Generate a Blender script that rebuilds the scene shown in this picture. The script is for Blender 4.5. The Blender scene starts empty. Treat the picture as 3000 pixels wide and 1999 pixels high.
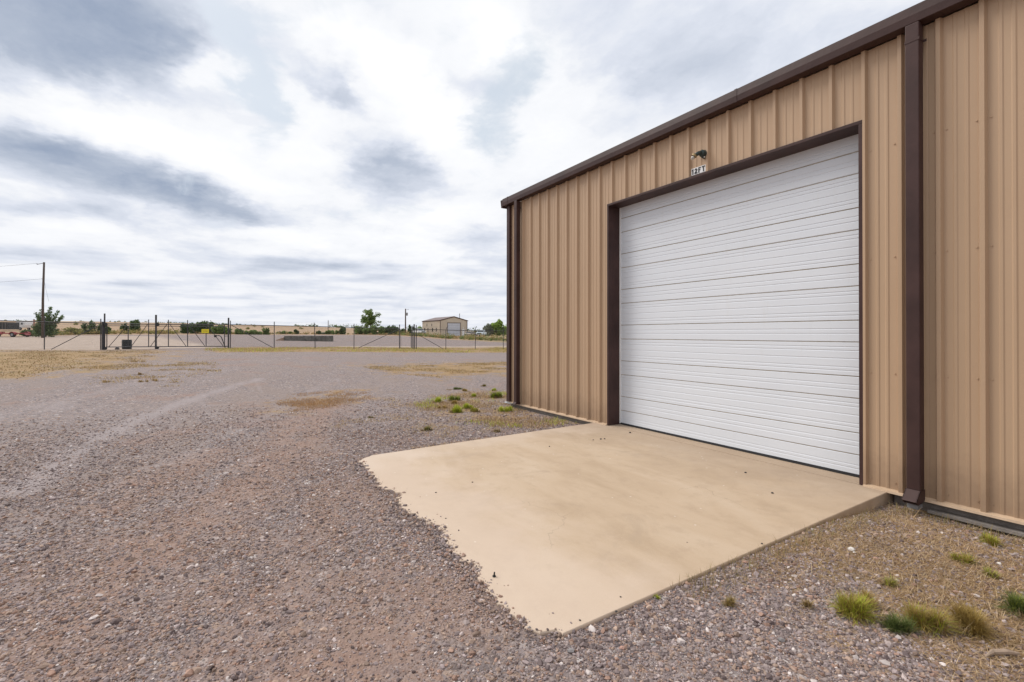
import bpy, math, random
import numpy as np
from mathutils import Vector, Matrix

R = math.radians
scene = bpy.context.scene
col = scene.collection

# ------------------------------------------------------------------ camera
CAM = np.array([4.6318, -5.6654, 1.5442])
YAW, PITCH, ROLL = 1.0236, 0.0055, 0.0014
FPX, PPY = 1417.09, 971.49           # focal length and optical axis height, in pixels of a 3000 wide frame
cyw, syw = math.cos(YAW), math.sin(YAW)
FW = np.array([-syw*math.cos(PITCH), cyw*math.cos(PITCH), math.sin(PITCH)])
RT0 = np.array([cyw, syw, 0.0]); UP0 = np.cross(RT0, FW)
RT = RT0*math.cos(ROLL)+UP0*math.sin(ROLL)
UP = -RT0*math.sin(ROLL)+UP0*math.cos(ROLL)
cd = bpy.data.cameras.new('camera'); cam = bpy.data.objects.new('camera', cd); col.objects.link(cam)
cd.sensor_width = 36.0; cd.lens = 36.0*FPX/3000.0
cd.shift_y = -(999.5-PPY)/3000.0
cd.clip_start = 0.05; cd.clip_end = 9000
m = Matrix(((RT[0], UP[0], -FW[0]), (RT[1], UP[1], -FW[1]), (RT[2], UP[2], -FW[2])))
cam.matrix_world = Matrix.Translation(Vector(CAM)) @ m.to_4x4()
scene.camera = cam

# ------------------------------------------------------------------ light, sky, exposure
SUN_EL, SUN_AZ = R(47), R(212)        # azimuth of the sun, counter-clockwise from +X
scene.view_settings.view_transform = 'Standard'
scene.view_settings.look = 'None'
scene.view_settings.exposure = 0.76
scene.view_settings.gamma = 1.0
scene.view_settings.use_curve_mapping = False
sd = bpy.data.lights.new('sun', 'SUN'); sd.energy = 1.5; sd.angle = R(30); sd.color = (1.0, 0.95, 0.88)
sun = bpy.data.objects.new('sun', sd); col.objects.link(sun)
sdir = Vector((math.cos(SUN_EL)*math.cos(SUN_AZ), math.cos(SUN_EL)*math.sin(SUN_AZ), math.sin(SUN_EL)))
sun.rotation_euler = sdir.to_track_quat('Z', 'Y').to_euler()
sun.location = (-20, -30, 40)

world = bpy.data.worlds.new('World'); scene.world = world
world.use_nodes = True
wt = world.node_tree; wt.nodes.clear()


class NB:
    """small node-tree builder"""
    def __init__(s, t): s.t = t
    def n(s, typ, **kw):
        nd = s.t.nodes.new(typ)
        for k, v in kw.items(): setattr(nd, k, v)
        return nd
    def put(s, sock, v):
        if isinstance(v, bpy.types.NodeSocket): s.t.links.new(v, sock)
        elif v is not None:
            if sock.type == 'RGBA' and len(v) == 3: v = (*v, 1.0)
            sock.default_value = v
    def math(s, op, a, b=None, c=None, clamp=False):
        nd = s.n('ShaderNodeMath', operation=op, use_clamp=clamp)
        for i, v in enumerate((a, b, c)):
            if v is not None: s.put(nd.inputs[i], v)
        return nd.outputs[0]
    def vec(s, op, a, b=None, c=None):
        nd = s.n('ShaderNodeVectorMath', operation=op)
        for i, v in enumerate((a, b, c)):
            if v is not None: s.put(nd.inputs[i], v)
        return nd.outputs['Value'] if op in ('DOT_PRODUCT', 'LENGTH', 'DISTANCE') else nd.outputs[0]
    def scale(s, a, f):
        nd = s.n('ShaderNodeVectorMath', operation='SCALE'); s.put(nd.inputs[0], a); s.put(nd.inputs['Scale'], f); return nd.outputs[0]
    def sep(s, v):
        nd = s.n('ShaderNodeSeparateXYZ'); s.put(nd.inputs[0], v); return nd.outputs
    def comb(s, x, y, z):
        nd = s.n('ShaderNodeCombineXYZ')
        for i, v in enumerate((x, y, z)): s.put(nd.inputs[i], v)
        return nd.outputs[0]
    def noise(s, v, scale, detail=3, rough=0.5, dist=0.0, out=0):
        nd = s.n('ShaderNodeTexNoise'); s.put(nd.inputs['Vector'], v)
        for k, x in (('Scale', scale), ('Detail', detail), ('Roughness', rough), ('Distortion', dist)): nd.inputs[k].default_value = x
        return nd.outputs[out]
    def voro(s, v, scale, rnd=1.0, feature='F1'):
        nd = s.n('ShaderNodeTexVoronoi', feature=feature); s.put(nd.inputs['Vector'], v)
        nd.inputs['Scale'].default_value = scale; nd.inputs['Randomness'].default_value = rnd
        return nd.outputs
    def ramp(s, f, stops, interp='LINEAR'):
        nd = s.n('ShaderNodeValToRGB'); cr = nd.color_ramp; cr.interpolation = interp
        while len(cr.elements) < len(stops): cr.elements.new(0.5)
        for e, (p, c) in zip(cr.elements, stops):
            e.position = p; e.color = (*c, 1) if len(c) == 3 else c
        s.put(nd.inputs[0], f); return nd.outputs[0]
    def mix(s, f, a, b, mode='MIX'):
        nd = s.n('ShaderNodeMix', data_type='RGBA', blend_type=mode)
        s.put(nd.inputs[0], f); s.put(nd.inputs[6], a); s.put(nd.inputs[7], b); return nd.outputs[2]
    def smooth(s, x, a, b, lo=0.0, hi=1.0):
        nd = s.n('ShaderNodeMapRange', interpolation_type='SMOOTHSTEP')
        s.put(nd.inputs[0], x)
        for i, v in enumerate((a, b, lo, hi)): s.put(nd.inputs[i+1], v)
        return nd.outputs[0]


def pix_ray(px, py):
    return FW+RT*(px-1500)/FPX-UP*(py-PPY)/FPX


# the cloud layer lies on a flat sheet overhead: a direction d meets it at d.xy / (d.z + HZ)
HZ = 0.16
def cloud_xy(px, py):
    d = pix_ray(px, py); d = d/np.linalg.norm(d)
    return d[:2]/(max(d[2], 0)+HZ)

B = NB(wt)
tc = B.n('ShaderNodeTexCoord')
d = tc.outputs['Generated']
sx = B.sep(d)
den = B.math('ADD', B.math('MAXIMUM', sx[2], 0.0), HZ)
P0 = B.comb(B.math('DIVIDE', sx[0], den), B.math('DIVIDE', sx[1], den), 0.0)
# soft swirl of the cloud edges
w1 = B.vec('SUBTRACT', B.noise(P0, 2.3, 4, 0.55, out=1), (0.5, 0.5, 0.5))
w2 = B.vec('SUBTRACT', B.noise(P0, 7.0, 4, 0.6, out=1), (0.5, 0.5, 0.5))
P = B.vec('ADD', P0, B.vec('ADD', B.scale(w1, 0.34), B.vec('ADD', B.scale(w2, 0.17), B.scale(B.vec('SUBTRACT', B.noise(P0, 19.0, 4, 0.6, out=1), (0.5, 0.5, 0.5)), 0.07))))

# cloud masses: (px, py) centre, end of long half axis, end of short half axis, weight (directions measured in a 2353 wide view)
S = 3000/2353.0
MASSES = [   # dark undersides (negative) and bright tops (positive)
    ((110, 60), (420, 120), (80, 230), -1.25), ((330, 120), (470, 190), (290, 190), -0.35),
    ((60, 330), (230, 380), (45, 385), -0.55), ((300, 405), (520, 465), (275, 462), -1.05), ((520, 478), (630, 508), (512, 508), -0.75),
    ((480, 380), (660, 450), (500, 335), 1.15), ((180, 275), (420, 330), (190, 225), 1.05), ((470, 150), (540, 190), (430, 180), 0.8),
    ((700, 320), (760, 420), (620, 340), 0.55), ((930, 170), (1090, 260), (900, 100), 0.85), ((1000, 330), (1090, 400), (1040, 270), 0.7),
    ((790, 215), (870, 245), (780, 250), -0.75), ((900, 385), (985, 400), (893, 432), -0.95),
    ((1180, 90), (1330, 170), (1240, 30), 0.75), ((1290, 330), (1420, 270), (1320, 390), 0.6),
    ((1620, 130), (1960, 90), (1640, 260), -0.5), ((1380, 300), (1480, 260), (1400, 350), -0.25),
    ((1040, 530), (1140, 500), (1050, 570), 0.35), ((1090, 560), (1160, 565), (1090, 585), -0.45),
    ((160, 590), (250, 600), (160, 606), -0.3), ((560, 600), (680, 612), (557, 616), -0.32), ((690, 560), (800, 570), (690, 543), 0.6), ((640, 535), (760, 545), (640, 520), 0.4),
    ((880, 640), (950, 643), (880, 650), -0.3), ((670, 658), (750, 661), (670, 668), -0.35), ((300, 655), (400, 658), (300, 668), -0.2), ((330, 545), (480, 575), (325, 565), 0.35),
    ((770, 612), (840, 618), (770, 624), -0.3), ((950, 590), (1050, 595), (950, 612), 0.35), ((100, 545), (220, 560), (100, 562), 0.3),
]
GAPS = [((590, 190), (640, 330), (535, 200), 1.0), ((1165, 240), (1120, 380), (1230, 260), 0.9), ((600, 60), (900, 40), (600, 110), 0.6), ((860, 500), (1040, 470), (870, 530), 0.35)]

def blob(c, a, b):
    pc = cloud_xy(c[0]*S, c[1]*S); pa = cloud_xy(a[0]*S, a[1]*S)-pc; pb = cloud_xy(b[0]*S, b[1]*S)-pc
    inv = np.linalg.inv(np.array([pa, pb]).T)
    q = B.vec('SUBTRACT', P, (float(pc[0]), float(pc[1]), 0))
    u = B.vec('DOT_PRODUCT', q, (float(inv[0, 0]), float(inv[0, 1]), 0))
    v = B.vec('DOT_PRODUCT', q, (float(inv[1, 0]), float(inv[1, 1]), 0))
    r2 = B.math('ADD', B.math('MULTIPLY', u, u), B.math('MULTIPLY', v, v))
    return B.math('EXPONENT', B.math('MULTIPLY', r2, -0.85))

tone = 0.0
for c, a, b, w in MASSES:
    tone = B.math('MULTIPLY_ADD', blob(c, a, b), w, tone)
# background texture of the whole layer, streaked along the wind
ws = B.n('ShaderNodeMapping'); ws.inputs['Rotation'].default_value = (0, 0, R(38)); ws.inputs['Scale'].default_value = (0.8, 1.7, 1)
B.put(ws.inputs['Vector'], P0)
lay = B.noise(ws.outputs[0], 1.9, 7, 0.55, 0.4)
fine = B.noise(ws.outputs[0], 6.0, 5, 0.55, 0.3)
tone = B.math('ADD', tone, B.math('MULTIPLY', B.math('SUBTRACT', lay, 0.5), 0.9))
tone = B.math('ADD', tone, B.math('MULTIPLY', B.math('SUBTRACT', fine, 0.5), 0.25))
# sunlit tops and shaded undersides: how the cloud thickness changes towards the zenith
def relief(base, sc, shift, det=6):
    return B.math('SUBTRACT', B.noise(base, sc, det, 0.56, 0.25), B.noise(B.scale(base, shift), sc, det, 0.56, 0.25))
den2 = B.math('ADD', B.math('MAXIMUM', sx[2], 0.0), 0.045)
Q0 = B.comb(B.math('DIVIDE', sx[0], den2), B.math('DIVIDE', sx[1], den2), 3.0)
lowm = B.math('MULTIPLY', B.smooth(sx[2], 0.42, 0.12), B.smooth(sx[2], 0.0, 0.1, 0.45, 1.0))
tone = B.math('MULTIPLY_ADD', B.math('MULTIPLY', relief(P, 1.9, 0.92, 5), B.smooth(sx[2], 0.06, 0.2)), 1.35, tone)
rows = B.math('ADD', B.math('MULTIPLY', relief(Q0, 0.85, 0.93, 5), 2.2), B.math('MULTIPLY', B.math('SUBTRACT', B.noise(Q0, 0.6, 5, 0.55, 0.3), 0.5), 1.7))
tone = B.math('MULTIPLY_ADD', B.math('MULTIPLY', rows, lowm), 0.85, tone)
cloud = B.ramp(B.math('MULTIPLY_ADD', tone, 0.43, 0.62), [(0.0, (3.2, 3.85, 5.1)), (0.25, (4.9, 5.45, 6.5)), (0.5, (7.2, 7.6, 8.5)), (0.68, (9.0, 9.15, 9.5)), (1.0, (10.2, 10.25, 10.4))])
gap = 0.0
for c, a, b, w in GAPS:
    gap = B.math('MULTIPLY_ADD', blob(c, a, b), w, gap)
gedge = B.math('SUBTRACT', B.noise(P0, 5.5, 7, 0.62, 0.5), 0.5)
gap = B.smooth(B.math('ADD', gap, B.math('MULTIPLY', gedge, 1.3)), 0.22, 0.95)
gap = B.math('MAXIMUM', gap, B.smooth(lay, 0.64, 0.72, 0, 0.35))
cover = B.math('SUBTRACT', 1.0, B.math('MULTIPLY', gap, 0.85))
cover = B.math('MULTIPLY', cover, B.smooth(sx[2], -0.05, 0.0))
sky = B.n('ShaderNodeTexSky', sky_type='NISHITA'); sky.sun_disc = False
sky.sun_elevation = SUN_EL; sky.sun_rotation = math.pi/2-SUN_AZ
sky.air_density = 1.0; sky.dust_density = 3.0; sky.ozone_density = 1.0
low = B.smooth(sx[2], 0.0, 0.22)
cloud = B.mix(B.math('MULTIPLY', B.math('SUBTRACT', 1.0, low), 0.3), cloud, (7.5, 7.75, 8.5))
clear = B.mix(B.math('MULTIPLY', B.smooth(sx[2], -0.05, 0.0), 0.72), sky.outputs[0], (7.3, 8.1, 8.9))      # thin high veil over the blue
skyv = B.mix(cover, clear, cloud)
bg = B.n('ShaderNodeBackground'); B.put(bg.inputs[0], skyv); bg.inputs[1].default_value = 0.061
wo = B.n('ShaderNodeOutputWorld'); wt.links.new(bg.outputs[0], wo.inputs[0])
world.cycles.sampling_method = 'MANUAL'; world.cycles.sample_map_resolution = 512

# ------------------------------------------------------------------ helpers
rng = np.random.default_rng(7)

def tag(o, label=None, cat=None, group=None, kind=None):
    for k, v in (('label', label), ('category', cat), ('group', group), ('kind', kind)):
        if v: o[k] = v
    return o

def empty(name, loc=(0, 0, 0), rz=0.0):
    o = bpy.data.objects.new(name, None); o.empty_display_size = 0.2
    o.location = loc; o.rotation_euler = (0, 0, rz); col.objects.link(o); return o

def thing(name, label, cat, loc=(0, 0, 0), rz=0.0, group=None):
    return tag(empty(name, loc, rz), label, cat, group)


class MB:
    """collects shapes into one mesh"""
    def __init__(s): s.v = []; s.f = []; s.mi = []
    def add(s, verts, faces, mi=0):
        k = len(s.v); s.v += [tuple(map(float, v)) for v in verts]
        s.f += [tuple(i+k for i in f) for f in faces]; s.mi += [mi]*len(faces); return s
    def box(s, a, b, mi=0):
        x0, y0, z0 = a; x1, y1, z1 = b
        return s.add([(x0, y0, z0), (x1, y0, z0), (x1, y1, z0), (x0, y1, z0), (x0, y0, z1), (x1, y0, z1), (x1, y1, z1), (x0, y1, z1)],
                     [(3, 2, 1, 0), (4, 5, 6, 7), (0, 1, 5, 4), (1, 2, 6, 5), (2, 3, 7, 6), (3, 0, 4, 7)], mi)
    def tube(s, pts, r, n=8, caps=True, mi=0):
        pts = [Vector(p) for p in pts]; rr = r if isinstance(r, (list, tuple)) else [r]*len(pts)
        rings = []; prev = None
        for i, p in enumerate(pts):
            t = (pts[min(i+1, len(pts)-1)]-pts[max(i-1, 0)]).normalized()
            if prev is None:
                a = t.orthogonal().normalized()
            else:
                a = (prev-t*prev.dot(t)); a = a.normalized() if a.length > 1e-6 else t.orthogonal().normalized()
            prev = a; b = t.cross(a)
            rings.append([p+(a*math.cos(2*math.pi*j/n)+b*math.sin(2*math.pi*j/n))*rr[i] for j in range(n)])
        vs = [v for q in rings for v in q]; fs = []
        for i in range(len(pts)-1):
            for j in range(n):
                fs.append((i*n+j, i*n+(j+1) % n, (i+1)*n+(j+1) % n, (i+1)*n+j))
        if caps:
            fs.append(tuple(range(n-1, -1, -1))); fs.append(tuple((len(pts)-1)*n+j for j in range(n)))
        return s.add(vs, fs, mi)
    def prism(s, prof, axis, a, b, mi=0, closed=True):
        """extrude a 2-D outline along an axis: axis 'x' -> (y,z), 'y' -> (x,z), 'z' -> (x,y)"""
        def P3(p, t): return {'x': (t, p[0], p[1]), 'y': (p[0], t, p[1]), 'z': (p[0], p[1], t)}[axis]
        n = len(prof); vs = [P3(p, a) for p in prof]+[P3(p, b) for p in prof]
        fs = [(i, (i+1) % n, n+(i+1) % n, n+i) for i in range(n if closed else n-1)]
        if closed: fs += [tuple(range(n-1, -1, -1)), tuple(range(n, 2*n))]
        return s.add(vs, fs, mi)
    def build(s, name, mats, parent=None, smooth=False, bevel=0.0, kind=None):
        me = bpy.data.meshes.new(name); me.from_pydata(s.v, [], s.f)
        mats = mats if isinstance(mats, (list, tuple)) else [mats]
        for mt in mats: me.materials.append(mt)
        if any(s.mi): me.polygons.foreach_set('material_index', s.mi)
        if smooth: me.polygons.foreach_set('use_smooth', [True]*len(me.polygons))
        me.update()
        o = bpy.data.objects.new(name, me); col.objects.link(o)
        if parent is not None: o.parent = parent
        if bevel:
            bv = o.modifiers.new('bevel', 'BEVEL'); bv.width = bevel; bv.segments = 2; bv.limit_method = 'ANGLE'
        if kind: o['kind'] = kind
        return o


def fast_mesh(name, verts, faces, mats, parent=None, attrs=None, smooth=False):
    """numpy mesh, all faces with the same number of corners; attrs: name -> per-vertex colours (n,4) or floats (n,)"""
    verts = np.asarray(verts, np.float32); faces = np.asarray(faces, np.int32)
    nf, k = faces.shape
    me = bpy.data.meshes.new(name)
    me.vertices.add(len(verts)); me.vertices.foreach_set('co', verts.ravel())
    me.loops.add(nf*k); me.loops.foreach_set('vertex_index', faces.ravel())
    me.polygons.add(nf); me.polygons.foreach_set('loop_start', np.arange(0, nf*k, k, dtype=np.int32))
    if smooth: me.polygons.foreach_set('use_smooth', np.ones(nf, bool))
    for mt in (mats if isinstance(mats, (list, tuple)) else [mats]): me.materials.append(mt)
    for nm, a in (attrs or {}).items():
        a = np.asarray(a, np.float32)
        if a.ndim == 2:
            at = me.attributes.new(nm, 'FLOAT_COLOR', 'POINT'); at.data.foreach_set('color', a.ravel())
        else:
            at = me.attributes.new(nm, 'FLOAT', 'POINT'); at.data.foreach_set('value', a)
    me.update(calc_edges=True); me.validate()
    o = bpy.data.objects.new(name, me); col.objects.link(o)
    if parent is not None: o.parent = parent
    return o


def new_mat(name):
    mt = bpy.data.materials.new(name); mt.use_nodes = True; mt.node_tree.nodes.clear()
    b = NB(mt.node_tree)
    p = b.n('ShaderNodeBsdfPrincipled'); o = b.n('ShaderNodeOutputMaterial')
    mt.node_tree.links.new(p.outputs[0], o.inputs[0]); return mt, b, p

def mat(name, c, rough=0.6, metal=0.0, var=0.12, scale=6.0, bump=0.0, bscale=40.0, stretch=None, spec=0.5):
    mt, b, p = new_mat(name)
    co = b.n('ShaderNodeTexCoord').outputs['Object']
    if stretch:
        mp = b.n('ShaderNodeMapping'); mp.inputs['Scale'].default_value = stretch; b.put(mp.inputs['Vector'], co); co = mp.outputs[0]
    n = b.noise(co, scale, 5, 0.6)
    lo = tuple(x*(1-var) for x in c); hi = tuple(min(1, x*(1+var)) for x in c)
    b.put(p.inputs['Base Color'], b.ramp(n, [(0.3, lo), (0.7, hi)]))
    p.inputs['Roughness'].default_value = rough; p.inputs['Metallic'].default_value = metal
    p.inputs['Specular IOR Level'].default_value = spec
    if bump:
        bn = b.n('ShaderNodeBump'); bn.inputs['Strength'].default_value = bump; bn.inputs['Distance'].default_value = 0.01
        b.put(bn.inputs['Height'], b.noise(co, bscale, 4, 0.6)); b.t.links.new(bn.outputs[0], p.inputs['Normal'])
    return mt

def tint_mat(name, rough=0.8, attr='tint', trans=0.0, inst=False):
    """colour comes from a per-vertex (or per-instance) attribute of the piece's own colour"""
    mt, b, p = new_mat(name)
    a = b.n('ShaderNodeAttribute'); a.attribute_name = attr
    if inst: a.attribute_type = 'INSTANCER'
    b.put(p.inputs['Base Color'], a.outputs['Color']); p.inputs['Roughness'].default_value = rough
    p.inputs['Specular IOR Level'].default_value = 0.25
    if trans:
        t = b.n('ShaderNodeBsdfTranslucent'); b.put(t.inputs[0], a.outputs['Color'])
        mx = b.n('ShaderNodeMixShader'); mx.inputs[0].default_value = trans
        o = [n for n in b.t.nodes if n.type == 'OUTPUT_MATERIAL'][0]
        b.t.links.new(p.outputs[0], mx.inputs[1]); b.t.links.new(t.outputs[0], mx.inputs[2]); b.t.links.new(mx.outputs[0], o.inputs[0])
    return mt

# ------------------------------------------------------------------ terrain
def pol(x, y):
    dx, dy = x-CAM[0], y-CAM[1]; r = np.hypot(dx, dy)
    th = np.arctan2(dx*RT0[0]+dy*RT0[1], dx*(-syw)+dy*cyw)       # angle to the right of the heading
    return r, th

ctrl = []
def cp(px, py, Z):
    q = CAM+pix_ray(px, py)*Z; r, th = pol(q[0], q[1]); ctrl.append((math.log(r), th, q[2]))
for a in ((-500, 1026, 26), (130, 1023.7, 32.4), (301.6, 1024, 34.2), (457, 1021.8, 35.6), (669, 1021, 37.4), (803, 1021.5, 38.6), (925, 1021.9, 40.0), (1038, 1021.9, 41.6), (1171, 1022.8, 43.8), (1305, 1023.4, 46.0), (1392, 1023.4, 47.5), (1474, 1022.8, 49.0), (1700, 1024, 54),
          (-500, 990, 52), (40, 985, 70), (300, 981.5, 75), (650, 980.4, 85), (860, 980.6, 95), (1050, 981, 100), (1170, 984, 95), (1300, 994, 80), (1400, 999, 72), (1474, 1004.5, 63), (1700, 1012, 58),
          (1290, 983.5, 139), (1369, 986, 143), (1480, 984, 140), (1187, 980, 130),
          (-600, 944, 520), (0, 947, 600), (300, 950, 600), (700, 955, 600), (1000, 961, 600), (1250, 969, 600), (1480, 973, 600), (2000, 976, 600)):
    cp(*a)
for th in np.arange(-math.pi, math.pi, 0.45):
    for r in (0.6, 1.5, 3, 5.5, 9): ctrl.append((math.log(r), th, -0.086))
for th in (-1.0, -0.7, -0.4, -0.1, 0.15):
    ctrl.append((math.log(16), th, -0.05)); ctrl.append((math.log(24), th, 0.06+(0.14 if th < -0.3 else 0)))
for th in list(np.arange(1.0, math.pi, 0.45))+list(-np.arange(1.35, math.pi, 0.45)):
    for r, z in ((30, 0.0), (80, 0.3), (250, 0.8), (800, 1.0), (3000, 1.0)): ctrl.append((math.log(r), th, z))
for th in np.arange(-1.2, 1.0, 0.3):
    ctrl.append((math.log(1500), th, 6-4*th)); ctrl.append((math.log(4000), th, -20))
C = np.array(ctrl); KS = 2.2
Cp = np.c_[C[:, 0], C[:, 1]*KS]
def tps(r2): return 0.5*r2*np.log(r2+1e-12)
def solve_tps():
    n = len(Cp); d2 = ((Cp[:, None]-Cp[None])**2).sum(-1); K = tps(d2)+np.eye(n)*1e-4
    Q = np.c_[np.ones(n), Cp]; A = np.zeros((n+3, n+3)); A[:n, :n] = K; A[:n, n:] = Q; A[n:, :n] = Q.T
    return np.linalg.solve(A, np.r_[C[:, 2], 0, 0, 0])
WT = solve_tps()
def height(x, y):
    x = np.atleast_1d(np.asarray(x, float)); y = np.atleast_1d(np.asarray(y, float))
    r, th = pol(x, y); q = np.c_[np.log(np.maximum(r, 0.3)), th*KS]
    out = np.empty(len(q))
    for i in range(0, len(q), 20000):
        qq = q[i:i+20000]; d2 = ((qq[:, None]-Cp[None])**2).sum(-1)
        out[i:i+20000] = tps(d2)@WT[:-3]+WT[-3]+qq@WT[-2:]
    kk = np.clip((r-0.8)/1.4, 0, 1); kk = kk*kk*(3-2*kk); out = out*kk-0.086*(1-kk)
    out = out-0.045*np.exp(-((x-3.3)/1.0)**2-(y/0.9)**2)
    wt_ = np.clip((x-2.2)/0.3, 0, 1)*np.exp(-np.maximum(0, x-2.8)/1.0)*np.clip((-y-0.45)/0.9, 0, 1)*np.clip((y+4.5)/0.6, 0, 1)
    out = out*(1-wt_)+np.maximum(out, 0.012*y-0.0009*y*y-0.022)*wt_
    out = out+0.012*np.sin(x*1.7+y*0.6)*np.sin(y*1.3-x*0.4)*np.exp(-np.maximum(0, r-8)/8.0)*np.clip((np.abs(y+2)-2.6)/1.5, 0, 1)
    return out
def gz(x, y): return float(height([x], [y])[0])

def at_ground(px, py):
    """where the line of sight meets the terrain"""
    dv = pix_ray(px, py); t0, t1 = 1.0, None
    t = 1.2
    while t < 1500:
        q = CAM+dv*t
        if q[2] < gz(q[0], q[1]): t1 = t; break
        t0 = t; t *= 1.06
    if t1 is None: return CAM+dv*600
    for _ in range(22):
        tm = 0.5*(t0+t1); q = CAM+dv*tm
        if q[2] < gz(q[0], q[1]): t1 = tm
        else: t0 = tm
    return CAM+dv*t1

FK, FX = 0.0388, -38.31                       # the fence runs along x = FK*y + FX
def on_fence(px, py, off=0.0):
    dv = pix_ray(px, py); t = (FX+off+FK*CAM[1]-CAM[0])/(dv[0]-FK*dv[1]); return CAM+dv*t

def poly_world(pts): return np.array([at_ground(*p)[:2] for p in pts])
def poly_sd(pw, x, y):
    """signed distance to a polygon (positive inside)"""
    n = len(pw); ins = np.zeros(len(x), bool); dm = np.full(len(x), 1e9)
    for i in range(n):
        a, b = pw[i], pw[(i+1) % n]; e = b-a
        t = np.clip(((x-a[0])*e[0]+(y-a[1])*e[1])/max(e@e, 1e-9), 0, 1)
        dm = np.minimum(dm, np.hypot(x-a[0]-t*e[0], y-a[1]-t*e[1]))
        c = (a[1] > y) != (b[1] > y)
        with np.errstate(divide='ignore', invalid='ignore'):
            xi = a[0]+(y-a[1])/(e[1] if abs(e[1]) > 1e-9 else 1e-9)*e[0]
        ins ^= c & (x < xi)
    return np.where(ins, dm, -dm)
def soft(pw, x, y, k=0.035):
    r, _ = pol(x, y); return np.clip(0.5+poly_sd(pw, x, y)/(k*r+0.05)*0.5, 0, 1)

PG = {
 'left': poly_world([(-420, 1029), (330, 1027), (490, 1030), (430, 1054), (330, 1074), (240, 1088), (100, 1102), (-420, 1128)]),
 'strip': poly_world([(600, 1024), (700, 1017.5), (1000, 1018), (1300, 1019), (1620, 1019), (1620, 1036), (1200, 1033), (640, 1033)]),
 'mid': poly_world([(1065, 1076), (1180, 1070), (1300, 1064), (1520, 1060), (1520, 1096), (1380, 1100), (1290, 1107), (1180, 1094)]),
 'orange': poly_world([(810, 1185), (900, 1152), (1050, 1142), (1110, 1160), (1000, 1190), (840, 1212)]),
 'corner': poly_world([(1180, 1185), (1400, 1145), (1520, 1150), (1600, 1205), (1730, 1234), (1600, 1256), (1440, 1262), (1290, 1238)]),
 'right': np.array([(2.58, -0.9), (2.6, 0.05), (5.2, 0.1), (5.5, -2.2), (5.0, -3.2), (4.3, -3.05), (3.7, -2.7), (3.1, -2.45), (2.6, -2.6)]),
 'dirt': poly_world([(-420, 990), (60, 987), (300, 984), (470, 986), (560, 1004), (640, 1019), (300, 1026), (-420, 1028)]),
 'pale': poly_world([(980, 1014), (1600, 1011), (1600, 1020), (980, 1020.5)]),
}
BANDS = [  # bare reddish dirt showing through the gravel: centre lines and half widths (m)
 ([(180, 2100), (260, 1900), (395, 1630), (600, 1540), (830, 1320), (960, 1185)], 0.75, 0.8),
 ([(640, 2050), (715, 1840), (745, 1700), (930, 1560), (1010, 1430)], 0.65, 0.7),
 ([(1060, 2050), (1090, 1850), (1120, 1700), (1420, 1790)], 0.6, 0.7),
 ([(330, 1480), (480, 1400), (640, 1330)], 0.6, 0.75),
 ([(1600, 1990), (1900, 2000), (2300, 1960)], 0.2, 0.4)]
TRACK = [([(-60, 1640), (150, 1500), (330, 1420), (600, 1300)], 0.16, 0.6), ([(-60, 1760), (160, 1640), (420, 1500), (720, 1360), (900, 1250)], 0.14, 0.5), ([(60, 1440), (160, 1370), (255, 1300), (446, 1212), (620, 1150), (760, 1110)], 0.30, 1.0), ([(-100, 1250), (150, 1180), (420, 1120), (700, 1080)], 0.35, 0.7), ([(560, 1330), (760, 1230), (900, 1150), (980, 1110)], 0.25, 0.6)]
def line_mask(lines, x, y):
    out = np.zeros(len(x))
    for pts, w, k in lines:
        pw = poly_world(pts); d_ = np.full(len(x), 1e9)
        for a, c in zip(pw, pw[1:]):
            e = c-a; t = np.clip(((x-a[0])*e[0]+(y-a[1])*e[1])/(e@e), 0, 1); d_ = np.minimum(d_, np.hypot(x-a[0]-t*e[0], y-a[1]-t*e[1]))
        w_ = w*(0.35+1.3*vnoise(x, y, 1.6, 5)); out = np.maximum(out, k*np.exp(-(d_/w_)**2)*np.clip(0.2+1.5*vnoise(x, y, 3.5, 8), 0, 1))
    return out
edge = []
for a in ((-900, 996), (-420, 989), (0, 986.5), (100, 985.5), (300, 982.2), (650, 981), (860, 981.4), (1050, 982), (1170, 985), (1300, 994.5), (1400, 999.5), (1480, 1004.5), (1620, 1010)):
    q = at_ground(*a); edge.append(pol(q[0], q[1]))
ETH = np.array([float(e[1]) for e in edge]); ER = np.array([float(e[0]) for e in edge])
def pad_edge(th): return np.interp(th, ETH, ER)

def vnoise(x, y, sc, seed=0, octv=3):
    out = np.zeros(len(x)); amp = 1.0; tot = 0.0
    for o_ in range(octv):
        g = np.random.default_rng(seed*17+o_).uniform(0, 1, (256, 256)); u, v = x*sc, y*sc
        i, j = np.floor(u).astype(int), np.floor(v).astype(int); a, b_ = u-i, v-j; a = a*a*(3-2*a); b_ = b_*b_*(3-2*b_)
        G = lambda p, q: g[p & 255, q & 255]
        out += amp*((G(i, j)*(1-a)+G(i+1, j)*a)*(1-b_)+(G(i, j+1)*(1-a)+G(i+1, j+1)*a)*b_); tot += amp; amp *= 0.55; sc *= 2.1
    return out/tot

def cover_masks(x, y):
    r, th = pol(x, y)
    inview = (np.abs(th) < 1.1)
    fld = np.clip(0.5+(r-pad_edge(th))/(0.03*r)*0.5, 0, 1)*inview+(~inview)*np.clip((r-60)/10, 0, 1)
    g = np.maximum.reduce([soft(PG['left'], x, y, 0.12), soft(PG['strip'], x, y, 0.03), soft(PG['mid'], x, y, 0.12)*0.9,
                           soft(PG['corner'], x, y, 0.09)*0.52, soft(PG['right'], x, y, 0.2)*0.85, soft(PG['orange'], x, y, 0.1)*0.5])
    dr = np.maximum(soft(PG['dirt'], x, y, 0.04), soft(PG['pale'], x, y, 0.01)*0.9)
    return g, dr, fld

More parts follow.
